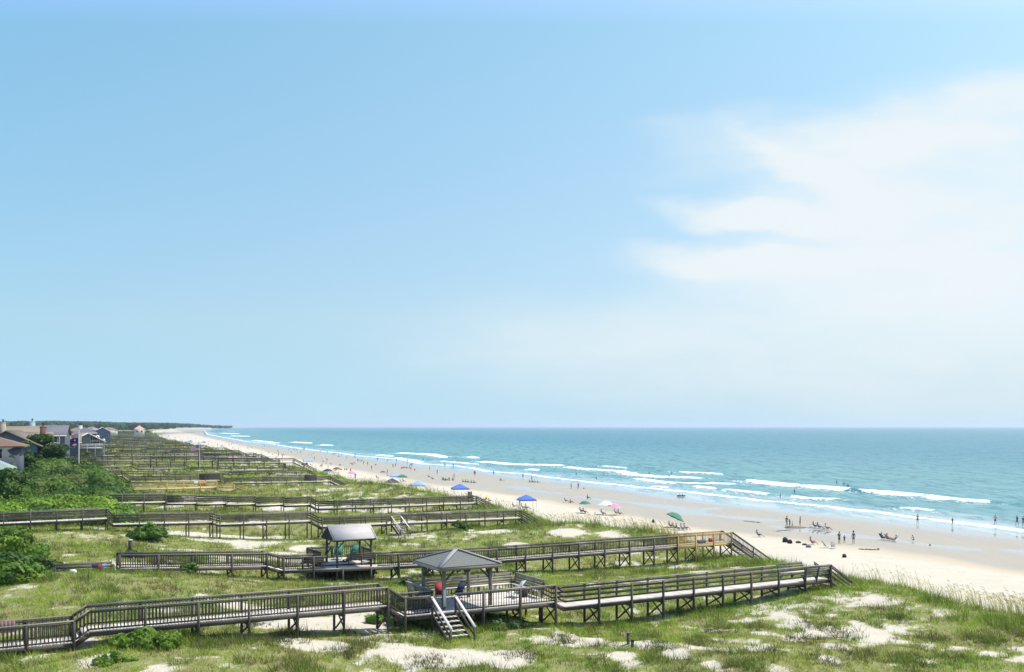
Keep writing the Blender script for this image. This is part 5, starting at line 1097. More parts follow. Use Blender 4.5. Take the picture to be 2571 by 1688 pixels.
CL_ = {k: plain('cloth_'+k, c, .85, .12) for k, c in dict(black=(.018, .018, .02), navy=(.02, .03, .08), red=(.42, .03, .04), blue=(.05, .13, .45), white=(.68, .68, .66), grey=(.13, .12, .14), green=(.04, .18, .11), purple=(.12, .08, .13), yellow=(.6, .48, .08), pink=(.68, .22, .42), teal=(.06, .28, .30), tan=(.42, .32, .2), rose=(.36, .17, .14), mauve=(.20, .13, .115), darkred=(.26, .02, .03), lightblue=(.22, .36, .62), orange=(.6, .24, .05), mint=(.42, .62, .45), brown=(.16, .09, .05)).items()}
def put(name, me, root, mt):
    o = link(name, me, root); o.material_slots[0].link = 'OBJECT'; o.material_slots[0].material = mt; return o
def foot(x, y, water=False):
    if water: return at(x, y, 0)
    z = 1.0
    for _ in range(12): p = at(x, y, z); z = .5*z+.5*max(0.0, gz(p[0], p[1]))
    p = at(x, y, z); return (p[0], p[1], gz(p[0], p[1]) if gz(p[0], p[1]) > 0 else 0)
NP = [0]
def person(x, y, label, pose='stand', face=0, hm=1.75, skin=0, hair=0, shorts='black', shirt=None, hat=None, group=None, sink=0.0, water=False, full=True, pos=None, zoff=0.0):
    """face: degrees, 0 = turned to the sea (+X), 90 = away from the camera"""
    p = pos or foot(x, y, water); NP[0] += 1
    sc_ = hm/1.75; root = empty('person', (p[0], p[1], p[2]-sink+zoff), R(face-90), sc_); B = body(pose)
    if not full:
        loc = root.location.copy(); rot = root.rotation_euler.copy(); bpy.data.objects.remove(root); o = link('person', B['body']); o.location = loc; o.rotation_euler = rot; o.scale = (sc_,)*3
        o.material_slots[0].link = 'OBJECT'; o.material_slots[0].material = CL_[shirt] if shirt else SK[skin]; return tag(o, label, 'person', group)
    tag(root, label, 'person', group); put('body', B['body'], root, SK[skin])
    if shorts: put('shorts', B['shorts'], root, CL_[shorts])
    if shirt: put('shirt', B['shirt'], root, CL_[shirt])
    if hat: put('hat', B['hat'], root, CL_[hat])
    put('hair', B['hair'], root, HAIR[hair]); return root
# beach furniture
TUBE = plain('chair_tube', (.5, .5, .5), .35, .05); TUBE_D = plain('dark_tube', (.06, .06, .06), .4, .05)
def chair_meshes(rec=.42):
    f = MB(); r = .014
    for s in (-.27, .27):
        f.cyl((s, -.05, .26), (s, .42, .30), r, r, 6); f.cyl((s, -.02, .24), (s, -.12-rec, .95), r, r, 6); f.cyl((s, .38, .28), (s, -.15, .02), r, r, 6); f.cyl((s, -.1, .3), (s, .36, .02), r, r, 6); f.cyl((s, -.22, .52), (s, .3, .50), r*1.4, r*1.4, 6); f.cyl((s, .3, .5), (s, .3, .28), r, r, 6)
    f.cyl((-.27, -.12-rec, .95), (.27, -.12-rec, .95), r, r, 6); f.cyl((-.27, .42, .30), (.27, .42, .30), r, r, 6); f.cyl((-.27, .36, .02), (.27, .36, .02), r, r, 6); f.cyl((-.27, -.15, .02), (.27, -.15, .02), r, r, 6)
    c = MB(); c.beam((0, -.03, .27), (0, .40, .30), .5, .015); c.beam((0, -.04, .26), (0, -.11-rec, .93), .5, .015)
    fo, co = f.build('frame', TUBE), c.build('fabric', CL_['blue']); a, b = fo.data, co.data; bpy.data.objects.remove(fo); bpy.data.objects.remove(co); return a, b
CH_F, CH_C = chair_meshes()
def chair(x, y, label, face, col, tube=TUBE, pos=None, sc_=1.0, group='beach chairs'):
    p = pos or foot(x, y); root = empty('beach_chair', p, R(face-90), sc_); tag(root, label, 'beach chair', group); put('frame', CH_F, root, tube); put('fabric', CH_C, root, CL_[col]); return root
def umbrella(x, y, label, col, w_=2.0, h=2.0, tilt=(0, 0), col2=None, drop=.55, group='beach umbrellas'):
    p = foot(x, y); root = empty('beach_umbrella', p); tag(root, label, 'beach umbrella', group); tilt_m = Matrix.Rotation(R(tilt[1]), 3, 'Z') @ Matrix.Rotation(R(tilt[0]), 3, 'Y')
    n = 16; r = w_/2; V = [(0, 0, 0)]; 
    for k, (f, dz) in enumerate(((.5, .1), (1, .42))):
        for i in range(n): a = 2*math.pi*i/n; rr_ = r*f*(1 if i % 2 == 0 else .965); V.append((math.cos(a)*rr_, math.sin(a)*rr_, -dz*drop*r*2.2*(1.0 if i % 2 == 0 else .93)))
    Fa = [(0, 1+i, 1+(i+1) % n) for i in range(n)]; Fb = [(1+i, 1+n+i, 1+n+(i+1) % n, 1+(i+1) % n) for i in range(n)]
    tp = Vector((0, 0, h)); V = [tilt_m @ Vector(v)+tp for v in V]; me = bpy.data.meshes.new('canopy'); me.from_pydata(V, [], Fa+Fb); me.materials.append(CL_[col])
    if col2:
        me.materials.append(CL_[col2])
        for i, q in enumerate(me.polygons): q.material_index = (i % n//2) % 2
    o = link('canopy', me, root); s = o.modifiers.new('s', 'SOLIDIFY'); s.thickness = .02
    m = MB(); m.cyl((0, 0, -.2), tuple(tp+(tilt_m @ Vector((0, 0, .12)))), .022, .022, 6); m.build('pole', POLE, root); return root
def tent(x, ye, wpx, label, col, group='pop up canopies', rot=12):
    D = 13.2*F/(ye-HZ); w_ = max(2.4, min(4.6, wpx/F*D*.95)); X = (x-CX)/F*D; g = gz(X, D); root = empty('canopy_tent', (X, D, g), R(rot)); tag(root, label, 'canopy tent', group); hw = w_/2; ez = CAMZ-(ye-HZ)/F*D-g; az = ez+w_*.27
    m = MB(); c = [(-hw, -hw, ez), (hw, -hw, ez), (hw, hw, ez), (-hw, hw, ez)]
    for i in range(4): solid_poly(m, [c[i], c[(i+1) % 4], (0, 0, az)], .025)
    for i in range(4): a, b = np.array(c[i]), np.array(c[(i+1) % 4]); m.beam(a-np.array((0, 0, .12)), b-np.array((0, 0, .12)), .02, .24)
    m.build('canopy', CL_[col], root)
    for sx in (-1, 1):
        for sy in (-1, 1): m = MB(); m.cyl((sx*(hw-.03), sy*(hw-.03), -.1), (sx*(hw-.03), sy*(hw-.03), ez), .025, .025, 6); m.build('leg', TUBE, root)
    return root
def lump(name, label, cat, x, y, w_, d_, h, col, rot=0, group=None, pos=None):
    """soft bag / towel heap with a carrying strap"""
    p = pos or foot(x, y); root = empty(name, p, R(rot)); tag(root, label, cat, group); v = IV.copy(); k = .8+.4*vn(v[:, 0]*2+x, v[:, 1]*2+v[:, 2]*3, 5); v = v*k[:, None]; v[:, 2] = np.maximum(v[:, 2], -.35)
    v = np.sign(v)*np.abs(v)**.8; v = (v+np.array((0, 0, .35)))*np.array((w_/2, d_/2, h/1.3)); link('body', mesh_np('body', v, IF, CL_[col], smooth_=True), root)
    m = MB(); pts = [(-w_*.2, 0, h*.8), (-w_*.12, 0, h*1.15), (w_*.12, 0, h*1.15), (w_*.2, 0, h*.8)]
    for a, b in zip(pts[:-1], pts[1:]): m.beam(a, b, .03, .015)
    m.build('strap', CL_['grey'], root); return root
def flatcloth(name, label, cat, x, y, w_, l_, col, rot=0):
    p = foot(x, y); n = 7; V = []; 
    for j in range(n):
        for i in range(n): u, v = i/(n-1)-.5, j/(n-1)-.5; q = R(rot); V.append((math.cos(q)*u*w_-math.sin(q)*v*l_, math.sin(q)*u*w_+math.cos(q)*v*l_, .03+.03*random.random()))
    id_ = np.arange(n*n).reshape(n, n); Fq = np.stack([id_[:-1, :-1], id_[:-1, 1:], id_[1:, 1:], id_[1:, :-1]], -1).reshape(-1, 4)
    o = link(name, mesh_np(name, V, Fq, CL_[col], smooth_=True)); o.location = p; s = o.modifiers.new('s', 'SOLIDIFY'); s.thickness = .02; return tag(o, label, cat)

G = 'people on the near beach'
person(1975, 1323, 'tall person standing at the left of four beside the dug sand, hands forward', 'walk', 20, 1.78, 2, 0, 'black', group=G)
person(1982.5, 1323, 'child of middle height standing behind the tall person at the dug sand', 'stand', 10, 1.3, 2, 0, 'navy', 'navy', group=G)
person(1989, 1324, 'smallest child in a white shirt bending by the dug sand', 'stand', 0, .98, 0, 0, 'black', 'white', group=G)
person(2009, 1322.5, 'slim person standing alone to the right of the dug sand', 'stand', 150, 1.66, 2, 0, 'brown', group=G)
person(2107, 1366.5, 'woman in dark swimsuit with hands on hips beside a small child', 'hips', -60, 1.72, 0, 0, 'black', 'black', group=G)
person(2120, 1364, 'small child standing between the woman and the man in grey', 'hips', -80, 1.1, 2, 0, 'navy', 'navy', group=G)
person(2143, 1366.5, 'man in a long grey shirt with dark cap walking along the wet sand', 'stand', 100, 1.78, 1, 0, 'grey', 'grey', hat='black', group=G)
person(2304, 1316, 'person in black shorts standing where the waves run out, alone', 'stand', 80, 1.7, 1, 0, 'black', group=G)
person(2391.5, 1319, 'child in a pale cap and dark top bending at the water edge', 'walk', 60, 1.25, 0, 1, 'brown', 'brown', hat='tan', group=G)
person(2499, 1318, 'person with bare back and black shorts standing in the foam near the right edge', 'walk', 70, 1.75, 1, 0, 'black', group=G)
person(2554, 1320, 'person in dark patterned clothes wading close to the right edge', 'walk', 100, 1.7, 0, 0, 'purple', 'navy', group=G)
person(2569, 1322, 'person in blue shorts cut by the right edge of the water', 'stand', 90, 1.7, 1, 0, 'blue', 'navy', group=G)
person(1434, 1228, 'left one of a pair standing on the wet sand, in black shorts', 'stand', 20, 1.72, 1, 0, 'black', group=G)
person(1452, 1228.5, 'right one of a pair on the wet sand, all in black', 'walk', 200, 1.72, 2, 0, 'black', 'black', group=G)
person(1313, 1202, 'person standing still by the water behind the blue tent', 'stand', 80, 1.7, 0, 0, 'black', group=G)
person(1140, 1203, 'person walking between the two seated circles', 'walk', 20, 1.72, 0, 0, 'grey', 'grey', group=G)
for x, y, lb, po in ((1447, 1193, 'bather standing waist deep behind the first breaker line', 'swim'), (1497, 1203.5, 'bather near the swash left of the long breaker', 'swim'), (1630, 1191, 'bather up to the chest above the foam trail', 'swim'), (1680, 1199, 'bather jumping in the foam trail, lower one of two', 'swim'), (1686, 1191, 'bather in the foam trail, upper one of two', 'swim'), (1639, 1205, 'bather low in the small green wave', 'swim'),
                     (1995, 1236, 'bather wading between the breakers, dark top', 'swim'), (1959, 1249, 'bather bending in the shallow wave left of the green swell', 'swim'), (2101, 1214, 'surfer sitting up at the left of a row behind the breaker', 'swim'), (2119, 1218, 'middle one of three bathers in a row behind the breaker', 'swim'), (2129, 1223, 'right one of three bathers in a row behind the breaker', 'swim'), (1117, 1172, 'person at the edge of the swash holding a dark board', 'stand'), (1138, 1174, 'person at the swash next to the one with the board', 'stand')):
    p = at(x, y, 0); dark = po == 'swim'
    person(x, y, lb, po, random.uniform(40, 140), 1.7, random.choice([0, 0, 2]), 0, random.choice(['black', 'navy', 'red']), random.choice([None, 'black', None]), group='bathers in the surf', sink=.85 if dark else .1, water=True)
# seated ones and their chairs
def seated(x, y, lab, lab2, face, skin, shorts, shirt, ccol, hat=None, sc_=1.0, tube=TUBE):
    chair(x, y, lab2, face, ccol, tube); p = foot(x, y); person(x, y, lab, 'chair', face, 1.7*sc_, skin, 0, shorts, shirt, hat, G, pos=(p[0], p[1], p[2]+.02))
seated(1904, 1349, 'person reclining alone on the dry sand beyond the yellow stair', 'grey reclined chair alone beyond the yellow stair', -15, 0, 'navy', 'grey', 'grey')
seated(2039, 1368, 'sunburnt person reclining and holding up a book', 'rose beach chair under the person holding a book', -20, 0, 'red', 'rose', 'rose')
chair(2073, 1376, 'empty mint green beach chair on the dry sand', 10, 'mint'); chair(2092, 1378, 'empty pale pink beach chair beside the mint one', 60, 'white')
for x, y, c, lb, o in ((2035, 1325, 'white', 'empty white chair at the left of the chairs in the pool', 0), (2045, 1326, 'grey', 'second chair in the tidal pool, with a dark haired person', 1), (2056, 1328, 'black', 'black chair in the tidal pool, third of the row', 1), (2066, 1331, 'rose', 'rose empty chair in the tidal pool', 0), (2076, 1331, 'black', 'black chair at the right end of the row in the pool', 1)):
    chair(x, y, lb, -15, c)
    if o: p = foot(x, y); person(x, y, 'person leaning back on the '+('second', 'third', 'right end')[(x > 2050)+(x > 2070)]+' chair of the row in the tidal pool', 'chair', -15, 1.7, 2, 0, 'black', 'black' if x != 2076 else 'white', group=G, pos=p)
seated(2216, 1356, 'dark person lying back at the left of the pair by the pool', 'low dark lounger at the left of the pair by the pool', 15, 2, 'black', 'black', 'black')
seated(2230, 1358, 'sunburnt person between the lounger and the white hat', 'red low chair between the lounger and the white hat', 15, 0, 'red', None, 'rose')
seated(2246, 1361, 'person in a white sun hat seated in a black chair', 'black folding chair under the person in the white hat', 150, 1, 'white', 'white', 'black', hat='white', tube=TUBE_D)
person(2295, 1357, 'child kneeling with arms stretched, digging at the pool edge', 'kneel', 165, 1.3, 0, 0, 'rose', None, group=G)
seated(1459, 1288, 'woman resting in a chair under the small green umbrella', 'brown lounge chair under the small green umbrella', -5, 0, 'brown', None, 'brown')
seated(1467, 1290, 'second person beside her under the small green umbrella', 'low chair beside the brown lounge chair', -5, 0, 'black', 'brown', 'brown')
seated(1513, 1294, 'person in blue clothes seated under the white umbrella', 'blue beach chair under the white umbrella', -12, 1, 'blue', 'lightblue', 'lightblue')
seated(1546, 1292, 'person with outstretched legs left of the pink umbrella pole', 'grey chair left of the pink umbrella pole', -8, 1, 'tan', 'grey', 'grey')
seated(1555, 1294, 'person in tan clothes stretched out under the pink umbrella', 'tan chair under the pink umbrella', -10, 0, 'tan', 'tan', 'tan')
person(1475, 1252, 'person sitting on the ground in the shallow pool', 'sit', 0, 1.7, 2, 0, 'black', 'black', group=G)
person(1256, 1207, 'person seated on the wet sand facing an empty white chair', 'sit', 10, 1.7, 2, 0, 'black', group=G); chair(1266, 1208, 'empty white chair on the wet sand', 190, 'white')
umbrella(1469, 1289, 'small green umbrella on the dry sand', 'green', 2.3, 2.3); umbrella(1521, 1293, 'white umbrella beside the pink one', 'white', 2.9, 2.55); umbrella(1543, 1294, 'pink umbrella with scalloped rim', 'pink', 2.5, 2.15, (8, 20))
umbrella(1700, 1325, 'large green umbrella tilted over a group in dark chairs', 'green', 3.1, 2.3, (26, 10), drop=.6); umbrella(1220, 1268, 'yellow and white panelled umbrella behind the panel of the fourth boardwalk', 'yellow', 2.6, 2.25, (10, 0), 'white')
for x, y, lb, c, s_, po in ((1683, 1326, 'person sitting upright at the back of the group under the tilted green umbrella', 'black', 'black', 'chair'), (1693, 1330, 'person in grey shirt in the middle of the group under the tilted green umbrella', 'navy', 'grey', 'chair'), (1701, 1332, 'person in dark clothes at the right of the group under the tilted green umbrella', 'black', 'black', 'chair'), (1665, 1331, 'person in yellow lying on a yellow towel', 'yellow', 'tan', 'lie'), (1721, 1331, 'bare backed person seated right of the green umbrella', 'black', None, 'chair'), (1713, 1332, 'person in blue shirt seated next to the bare backed one', 'navy', 'lightblue', 'chair')):
    p = foot(x, y)
    if po == 'chair': chair(x, y, 'dark chair holding the '+('bare backed sitter' if 'bare' in lb else 'upright sitter at the back of the green umbrella group' if 'upright' in lb else 'grey shirted sitter of the umbrella group' if 'grey' in lb else 'blue shirted sitter' if 'blue' in lb else 'darkly dressed sitter of the umbrella group'), -10, c)
    person(x, y, lb, po, -10, 1.7, 0, 0, c, s_, group=G, pos=p)
flatcloth('beach_towel', 'yellow towel spread left of the group with the green umbrella', 'towel', 1664, 1332, 1.0, 2.4, 'yellow', 60)
lump('beach_bag', 'dark bag alone on the sand left of the green umbrella group', 'bag', 1640, 1313, .5, .35, .55, 'black'); lump('beach_bag', 'dark backpack alone on the dry sand below the mint chair', 'bag', 2120, 1400, .55, .4, .4, 'black', 20)
lump('beach_bag', 'heap of dark gear with a bent fishing rod left of the reader', 'bag', 1972, 1362, .9, .6, .65, 'black'); lump('cooler_bag', 'rounded black bag right of the heap of gear', 'bag', 1983, 1365, .65, .5, .5, 'black')
lump('beach_bag', 'small dark bag, first of three between the gear and the reader', 'bag', 2004, 1364, .8, .4, .3, 'navy', 10); lump('beach_bag', 'flat dark bag, second of three between the gear and the reader', 'bag', 2020, 1369, .7, .4, .22, 'black', -10); lump('beach_bag', 'dark and white bag nearest the walkway below the reader', 'bag', 2030, 1375, .8, .5, .32, 'grey', 5)
lump('beach_ball', 'small dark ball at the edge of the tidal pool', 'ball', 2335, 1370, .2, .2, .2, 'brown'); lump('beach_toys', 'small dark toy pile at the end of the seaweed line', 'toys', 2205, 1381, .3, .25, .2, 'brown'); lump('beach_ball', 'small dark ball right of the standing pair', 'ball', 1466, 1228, .3, .3, .3, 'black')
# dug sand, seaweed line, raft
p = foot(1998, 1325); m = ico(3); v = m[0].copy(); v = v*(.75+.5*vn(v[:, 0]*3, v[:, 1]*3+v[:, 2], 3))[:, None]; v[:, 2] = np.maximum(v[:, 2], -.3); o = link('sand_heap', mesh_np('sand_heap', v*np.array((1.7, .8, .28)), m[1], plain('wet_dug_sand', (.16, .14, .10), .8, .3), smooth_=True)); o.location = p; tag(o, 'low heap of dark dug sand between the standing children', 'sand heap')
def wrack(label, pts, seed):
    r_ = random.Random(seed); m = MB(); pw = [foot(*q) for q in pts]; c = pw[0]
    for a, b in zip(pw[:-1], pw[1:]):
        for k in range(46):
            f = r_.random(); q = [a[i]+(b[i]-a[i])*f for i in range(3)]; an = r_.uniform(0, 3.14); l = r_.uniform(.08, .3); q = (q[0]+r_.gauss(0, .12), q[1]+r_.gauss(0, .25), q[2]+.03); m.beam(q, (q[0]+math.cos(an)*l, q[1]+math.sin(an)*l, q[2]+r_.uniform(0, .08)), .05, .03)
    o = m.build('seaweed', plain('dried_seaweed', (.10, .085, .04), .9, .3, 6), None, c); o.location = c; tag(o, label, 'seaweed', kind='stuff')
wrack('line of dark seaweed on the sand below the walking man', [(2160, 1380), (2180, 1381), (2200, 1381)], 1); wrack('line of seaweed on the wet sand above the yellow stair', [(1868, 1309), (1890, 1311), (1908, 1313)], 2); wrack('short seaweed streak beside the dug sand', [(1945, 1335), (1985, 1332)], 3)
p = at(1710, 1246, 0.1); root = empty('inflatable_raft', p, R(8), .6); tag(root, 'long dark blue inflatable raft at the edge of the swash', 'raft'); m = MB()
for s in (-1, 1): m.cyl((-1.5, s*.42, .18), (1.5, s*.42, .18), .2, .2, 10)
m.cyl((-1.5, -.42, .18), (-1.5, .42, .18), .2, .2, 10); m.cyl((1.5, -.42, .18), (1.7, .1, .26), .2, .16, 10); m.cyl((1.5, .42, .18), (1.7, -.1, .26), .2, .16, 10); m.build('tube', CL_['navy'], root, sm=True)
m = MB(); m.box(-1.5, 1.5, -.35, .35, .08, .13); m.build('floor', CL_['lightblue'], root)
person(1706, 1245, 'child sitting in the left half of the blue raft', 'sit', 90, 1.0, 0, 0, 'white', 'white', group=G, pos=(p[0]-.35, p[1], p[2]+.05)); person(1714, 1245, 'child sitting in the right half of the blue raft', 'sit', 100, 1.0, 0, 0, 'white', None, group=G, pos=(p[0]+.35, p[1], p[2]+.05))
tent(1322, 1253.5, 44, 'bright blue canopy nearest the walkways, standing alone', 'blue'); tent(1155, 1226, 43, 'bright blue canopy beside the panel of the fourth boardwalk', 'blue'); tent(1049, 1217.5, 42, 'pale blue canopy standing alone above the sea oats', 'lightblue', rot=0)
tent(985, 1209.5, 34, 'slate blue canopy in front of the blue and green pair', 'navy'); tent(994, 1195.5, 30, 'blue canopy behind the slate blue one', 'lightblue'); tent(1010, 1196.5, 18, 'green canopy touching the blue one behind', 'green'); tent(775, 1157.5, 22, 'pale blue canopy alone beyond the panel of the seventh boardwalk', 'lightblue')
tent(676, 1145, 20, 'white and blue canopy with dark gear beneath, farther up the beach', 'white'); tent(598, 1140.5, 18, 'grey canopy at the far dune edge', 'grey'); tent(578, 1134, 10, 'small dark canopy beyond the grey one', 'navy'); tent(540, 1127, 14, 'white canopy above dark seated people at the dune edge', 'white')
tent(482, 1117.5, 18, 'bright white canopy in the crowded cluster', 'white'); tent(478, 1108.5, 12, 'blue canopy behind the bright white one', 'blue'); tent(501, 1115, 14, 'pale blue canopy right of the bright white one', 'lightblue'); tent(512, 1111, 12, 'blue canopy at the right of the crowded cluster', 'blue'); tent(413, 1084.5, 6, 'tiny white canopy at the far narrow beach', 'white')
umbrella(846, 1187, 'brown umbrella by the dune edge beside a dark one', 'brown', 3.2, 1.9); umbrella(823, 1187, 'low dark umbrella left of the brown one', 'navy', 3.6, 1.3); umbrella(962, 1198, 'small dark umbrella behind the blue canopies', 'grey', 2.2, 2.0); umbrella(884, 1190, 'pale pink umbrella lying low near the dunes', 'pink', 3.4, .9)
lump('beach_bag', 'dark gear below the pale blue canopy, left heap', 'bag', 760, 1168, 1.2, .8, .6, 'black'); lump('beach_bag', 'dark gear below the pale blue canopy, right heap', 'bag', 770, 1167, 1.1, .8, .8, 'black')
grp = [(1305, 1270, 'stand', 'person standing under the left corner of the nearest blue canopy'), (1290, 1276, 'chair', 'person seated left of the nearest blue canopy'), (1312, 1279, 'chair', 'person seated below the nearest blue canopy'), (1322, 1279, 'chair', 'second person seated below the nearest blue canopy'),
       (1140, 1232, 'chair', 'person in red by the canopy with the panel'), (1220, 1258, 'chair', 'dark person under the yellow umbrella'), (1228, 1260, 'sit', 'second dark person under the yellow umbrella'), (1006, 1212, 'chair', 'person seated at the right of the slate blue canopy'), (1013, 1211, 'chair', 'person seated farther right of the slate blue canopy'), (946, 1202, 'chair', 'person seated left of the blue canopies'), (973, 1197, 'chair', 'person seated behind the slate blue canopy')]
for i, (x, y, po, lb) in enumerate(grp): person(x, y, lb, po, random.choice([0, -20, 160]), 1.7, i % 3, 0, ['black', 'navy', 'red', 'grey'][i % 4], [None, 'black', 'rose', 'grey'][i % 4], group=G)
for i, (x, y, po) in enumerate([(1111, 1206, 'sit'), (1114, 1207, 'chair'), (1119, 1207, 'sit'), (1124, 1208, 'chair'), (1128, 1207, 'sit'), (1137, 1207, 'sit')]): person(x, y, 'one of six people sitting close together in the left circle', po, i*60, 1.7, i % 3, 0, 'black', [None, 'black', 'grey'][i % 3], group='the left seated circle on the wet sand')
for i, x in enumerate((1162, 1169, 1175, 1183, 1190)): person(x, 1211+i*.6, 'one of five dark figures sitting in a row on the sand', 'sit', 10, 1.7, 2, 0, 'black', 'black' if i % 2 else None, group='row of seated dark figures')
for i, x in enumerate((1329, 1336, 1342, 1350)): person(x, 1211+i*.5, 'one of four people lounging close together by the water', 'sit', 20, 1.7, [0, 2, 0, 1][i], 0, 'black', [None, 'black', 'white', None][i], group='four loungers by the water')
person(1335, 1207, 'person standing with a white towel among the four loungers', 'stand', 30, 1.7, 2, 0, 'black', 'white', group=G)
for i, (x, y) in enumerate([(1022, 1163), (1023, 1159), (993, 1173), (995, 1160.5), (1062, 1158.5), (913, 1167), (923, 1169), (933, 1180), (836, 1143.5), (841, 1143.5), (851, 1144), (858, 1144.5), (890, 1147), (893, 1147), (699, 1147), (789, 1155), (821, 1159), (693, 1120), (765, 1130), (763, 1130), (1079, 1181), (892, 1203)]):
    person(x, y, 'small dark figure standing on the middle beach, a few pixels tall', 'stand' if i % 3 else 'walk', random.uniform(0, 360), 1.7, random.choice([0, 2, 2]), 0, None, random.choice([None, 'black', None]), group='standing figures on the middle beach', full=False)
for i, (x, y) in enumerate([(1012, 1176), (1016, 1177), (1008, 1177), (1021, 1177), (708, 1143), (712, 1144), (738, 1131), (741, 1132), (744, 1131), (811, 1161), (853, 1169), (880, 1166), (884, 1167), (889, 1165), (656, 1150), (661, 1151), (668, 1151), (1076, 1200), (1085, 1204), (1420, 1262), (1432, 1263)]):
    person(x, y, 'small dark figure sitting on the middle beach, a few pixels tall', 'chair' if i % 2 else 'sit', random.uniform(-30, 60), 1.75, random.choice([0, 2]), 0, None, random.choice([None, 'black', 'grey', 'red']), group='sitting figures on the middle beach', full=False)
rp = random.Random(31); cnt = 0
while cnt < 300-NP[0]+cnt:
    y = 1086+105*rp.random()**1.15; D = (CAMZ-.8)*F/(y-HZ); f = rp.random(); X = Xc(D)+9+(Xw(D)+2-Xc(D)-9)*f; x = X/D*F+CX
    if abs(x-501) < 3: continue
    g = max(0, gz(X, D)); po = rp.choice(['stand', 'walk', 'stand', 'chair', 'sit']) if f > .3 else rp.choice(['chair', 'sit', 'stand', 'chair'])
    person(x, y, 'tiny distant beachgoer in the far crowd', po, rp.uniform(0, 360), rp.uniform(1.4, 1.85), rp.choice([0, 2, 2, 1]), 0, None, rp.choice([None, None, 'black', 'grey', 'navy', 'white', 'red']), group='far crowd on the beach', full=False, pos=(X, D, g)); cnt += 1
for i in range(48):
    y = rp.uniform(1083, 1132); D = (CAMZ-1.4)*F/(y-HZ); X = Xc(D)+rp.uniform(9, 34); x = X/D*F+CX; c = rp.choice(['white', 'blue', 'lightblue', 'white', 'navy', 'grey', 'red', 'green', 'yellow'])
    umbrella(x, y, 'tiny far beach umbrella in the crowded stretch', c, 2.8, 2.1, group='far umbrellas in the crowd')
# things on the walkways
def deckpos(L, s, t, z): q = L.p(s, t, z); return (q[0], q[1], q[2])
chair(0, 0, 'red folding chair in the shade of the hip roofed pavilion', -75, 'darkred', TUBE_D, pos=deckpos(L1, -5.5, 4.3, PZ), sc_=.98, group='folding chairs on the decks'); chair(0, 0, 'dark blue folding chair beside the red one under the pavilion', -130, 'navy', TUBE_D, pos=deckpos(L1, -4.4, 4.1, PZ), sc_=1.0, group='folding chairs on the decks')
chair(0, 0, 'white chair at the sunny right end of the bench platform', 150, 'white', POLE, pos=deckpos(L1, -1.2, 2.6, PZ), sc_=1.1, group='folding chairs on the decks'); lump('beach_bag', 'black and white bag slung on the white chair', 'bag', 0, 0, .5, .4, .5, 'black', pos=deckpos(L1, -.75, 2.4, PZ)); lump('beach_bag', 'pale blue bag on the bench at the left of the pavilion', 'bag', 0, 0, .5, .35, .45, 'lightblue', pos=deckpos(L1, -6.6, 4.6, PZ+.48))
for s_, t_, fc, lb in ((-40.3, 3.2, 200, 'green plastic chair at the left of the shelter'), (-38.7, 4.2, -90, 'green chair in the middle of the shelter'), (-37.5, 4.0, 240, 'tall backed green chair at the right of the shelter')): chair(0, 0, lb, fc, 'green', plain('green_plastic', (.03, .16, .10), .5), pos=deckpos(L2, s_, t_, P2Z), sc_=1.25, group='green chairs in the shelter')
def draped(name, label, L, s, o, z, w_, l_, col, cols=None):
    base = deckpos(L, s, o, z); m = MB(); n = 6
    for sd__ in (-1, 1):
        a = L.p(s-w_/2, o+sd__*.075, z+.03); 
        for k in range(n):
            c = L.p(s-w_/2+w_*(k+.5)/n, o+sd__*(.08+.012*(k % 2)), z+.03-l_/2); m.obox(c, (*(L.d*w_/n/2), 0), (*(L.n*.006), 0), (0, 0, l_/2))
    m.obox(L.p(s, o, z+.035), (*(L.d*w_/2), 0), (*(L.n*.09), 0), (0, 0, .008)); ob = m.build(name, CL_[col], None, base); ob.location = base; return tag(ob, label, 'towel', 'towels hung over the rails')
sx = L1.s_of(22); draped('towel', 'faded rose brown towel draped on the far rail at the left edge', L1, L1.s_of(10), 1.52, L1.hit(0, 1632)[1]+1.02, 1.0, .55, 'mauve')
zt = z_at(L2.s_of(1760))+.42
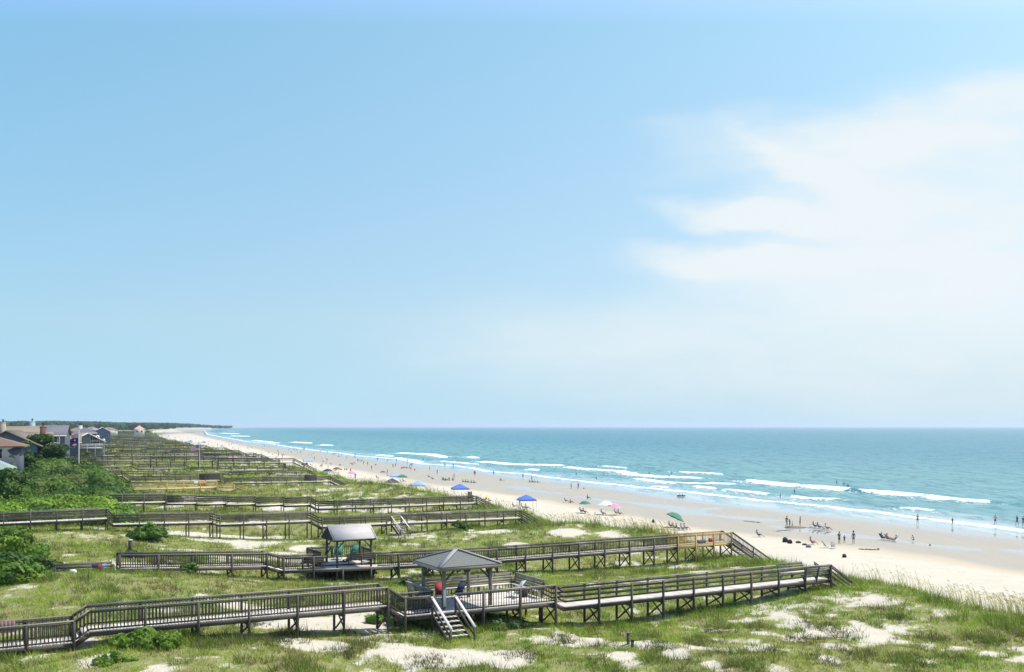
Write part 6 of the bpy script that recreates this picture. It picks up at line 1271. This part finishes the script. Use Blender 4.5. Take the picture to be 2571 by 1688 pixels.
draped('towel', 'dark striped towel low on the yellow timber rail', L2, L2.s_of(1760), -.06, zt, .95, .28, 'grey'); draped('towel', 'red towel on the yellow timber rail beside the striped one', L2, L2.s_of(1783), -.06, zt+.1, .4, .34, 'red')
draped('towel', 'pink towel over the rail of a distant boardwalk', L9, L9.s_of(584), -.02, L9.hit(584, 1155.5)[1]+1.1, 3.0, .9, 'pink')
draped('towel', 'orange towel on the new yellow timber rail', L5, L5.s_of(507), -.02, L5.hit(507, 1224)[1]+1.05, 1.3, .8, 'orange'); draped('towel', 'white towel on the new yellow timber rail left of the orange one', L5, L5.s_of(492), -.02, L5.hit(492, 1224)[1]+1.05, .7, .6, 'white')
draped('towel', 'bright red towel on the weathered rail by the dark bush', L2, L2.s_of(250), -.02, ZT2, .32, .42, 'red'); draped('towel', 'blue towel on the weathered rail right of the red one', L2, L2.s_of(260), -.02, ZT2, .35, .2, 'lightblue'); draped('towel', 'dark towel on the weathered rail left of the red one', L2, L2.s_of(239), -.02, ZT2, .45, .22, 'navy')
lump('beach_bag', 'white bundle lying in the grass below the weathered rail', 'bag', 183, 1435, .5, .35, .25, 'white', pos=(lambda q: (q[0], q[1], gz(q[0], q[1])+.1))(atD(183, 1435, 68)))
p = deckpos(L1, -6.72, .98, PZ); root = empty('white_board', p, R(28)); tag(root, 'narrow white board standing at the foot of the front pavilion post', 'board'); m = MB(); m.box(-.09, .09, -.12, -.10, .15, 1.15); m.build('panel', WHITE, root); m = MB(); m.box(-.03, .03, -.10, -.085, .0, 1.2); m.build('backing', W_GREY, root)
# ------------------------------------------------------------------ sea haze
m = MB(); m.box(-16000, 26000, -200, 29000, -5, 60); m_h = bpy.data.materials.new('haze'); m_h.use_nodes = True; t = m_h.node_tree; t.nodes.clear()
pv = nd(t, 'ShaderNodeVolumePrincipled', {'Color': (.72, .86, 1.0, 1), 'Density': HAZE, 'Anisotropy': .2}); o_ = nd(t, 'ShaderNodeOutputMaterial'); t.links.new(pv.outputs[0], o_.inputs['Volume'])
h = m.build('haze', m_h); tag(h, 'thin pale sea haze', 'haze', kind='stuff')
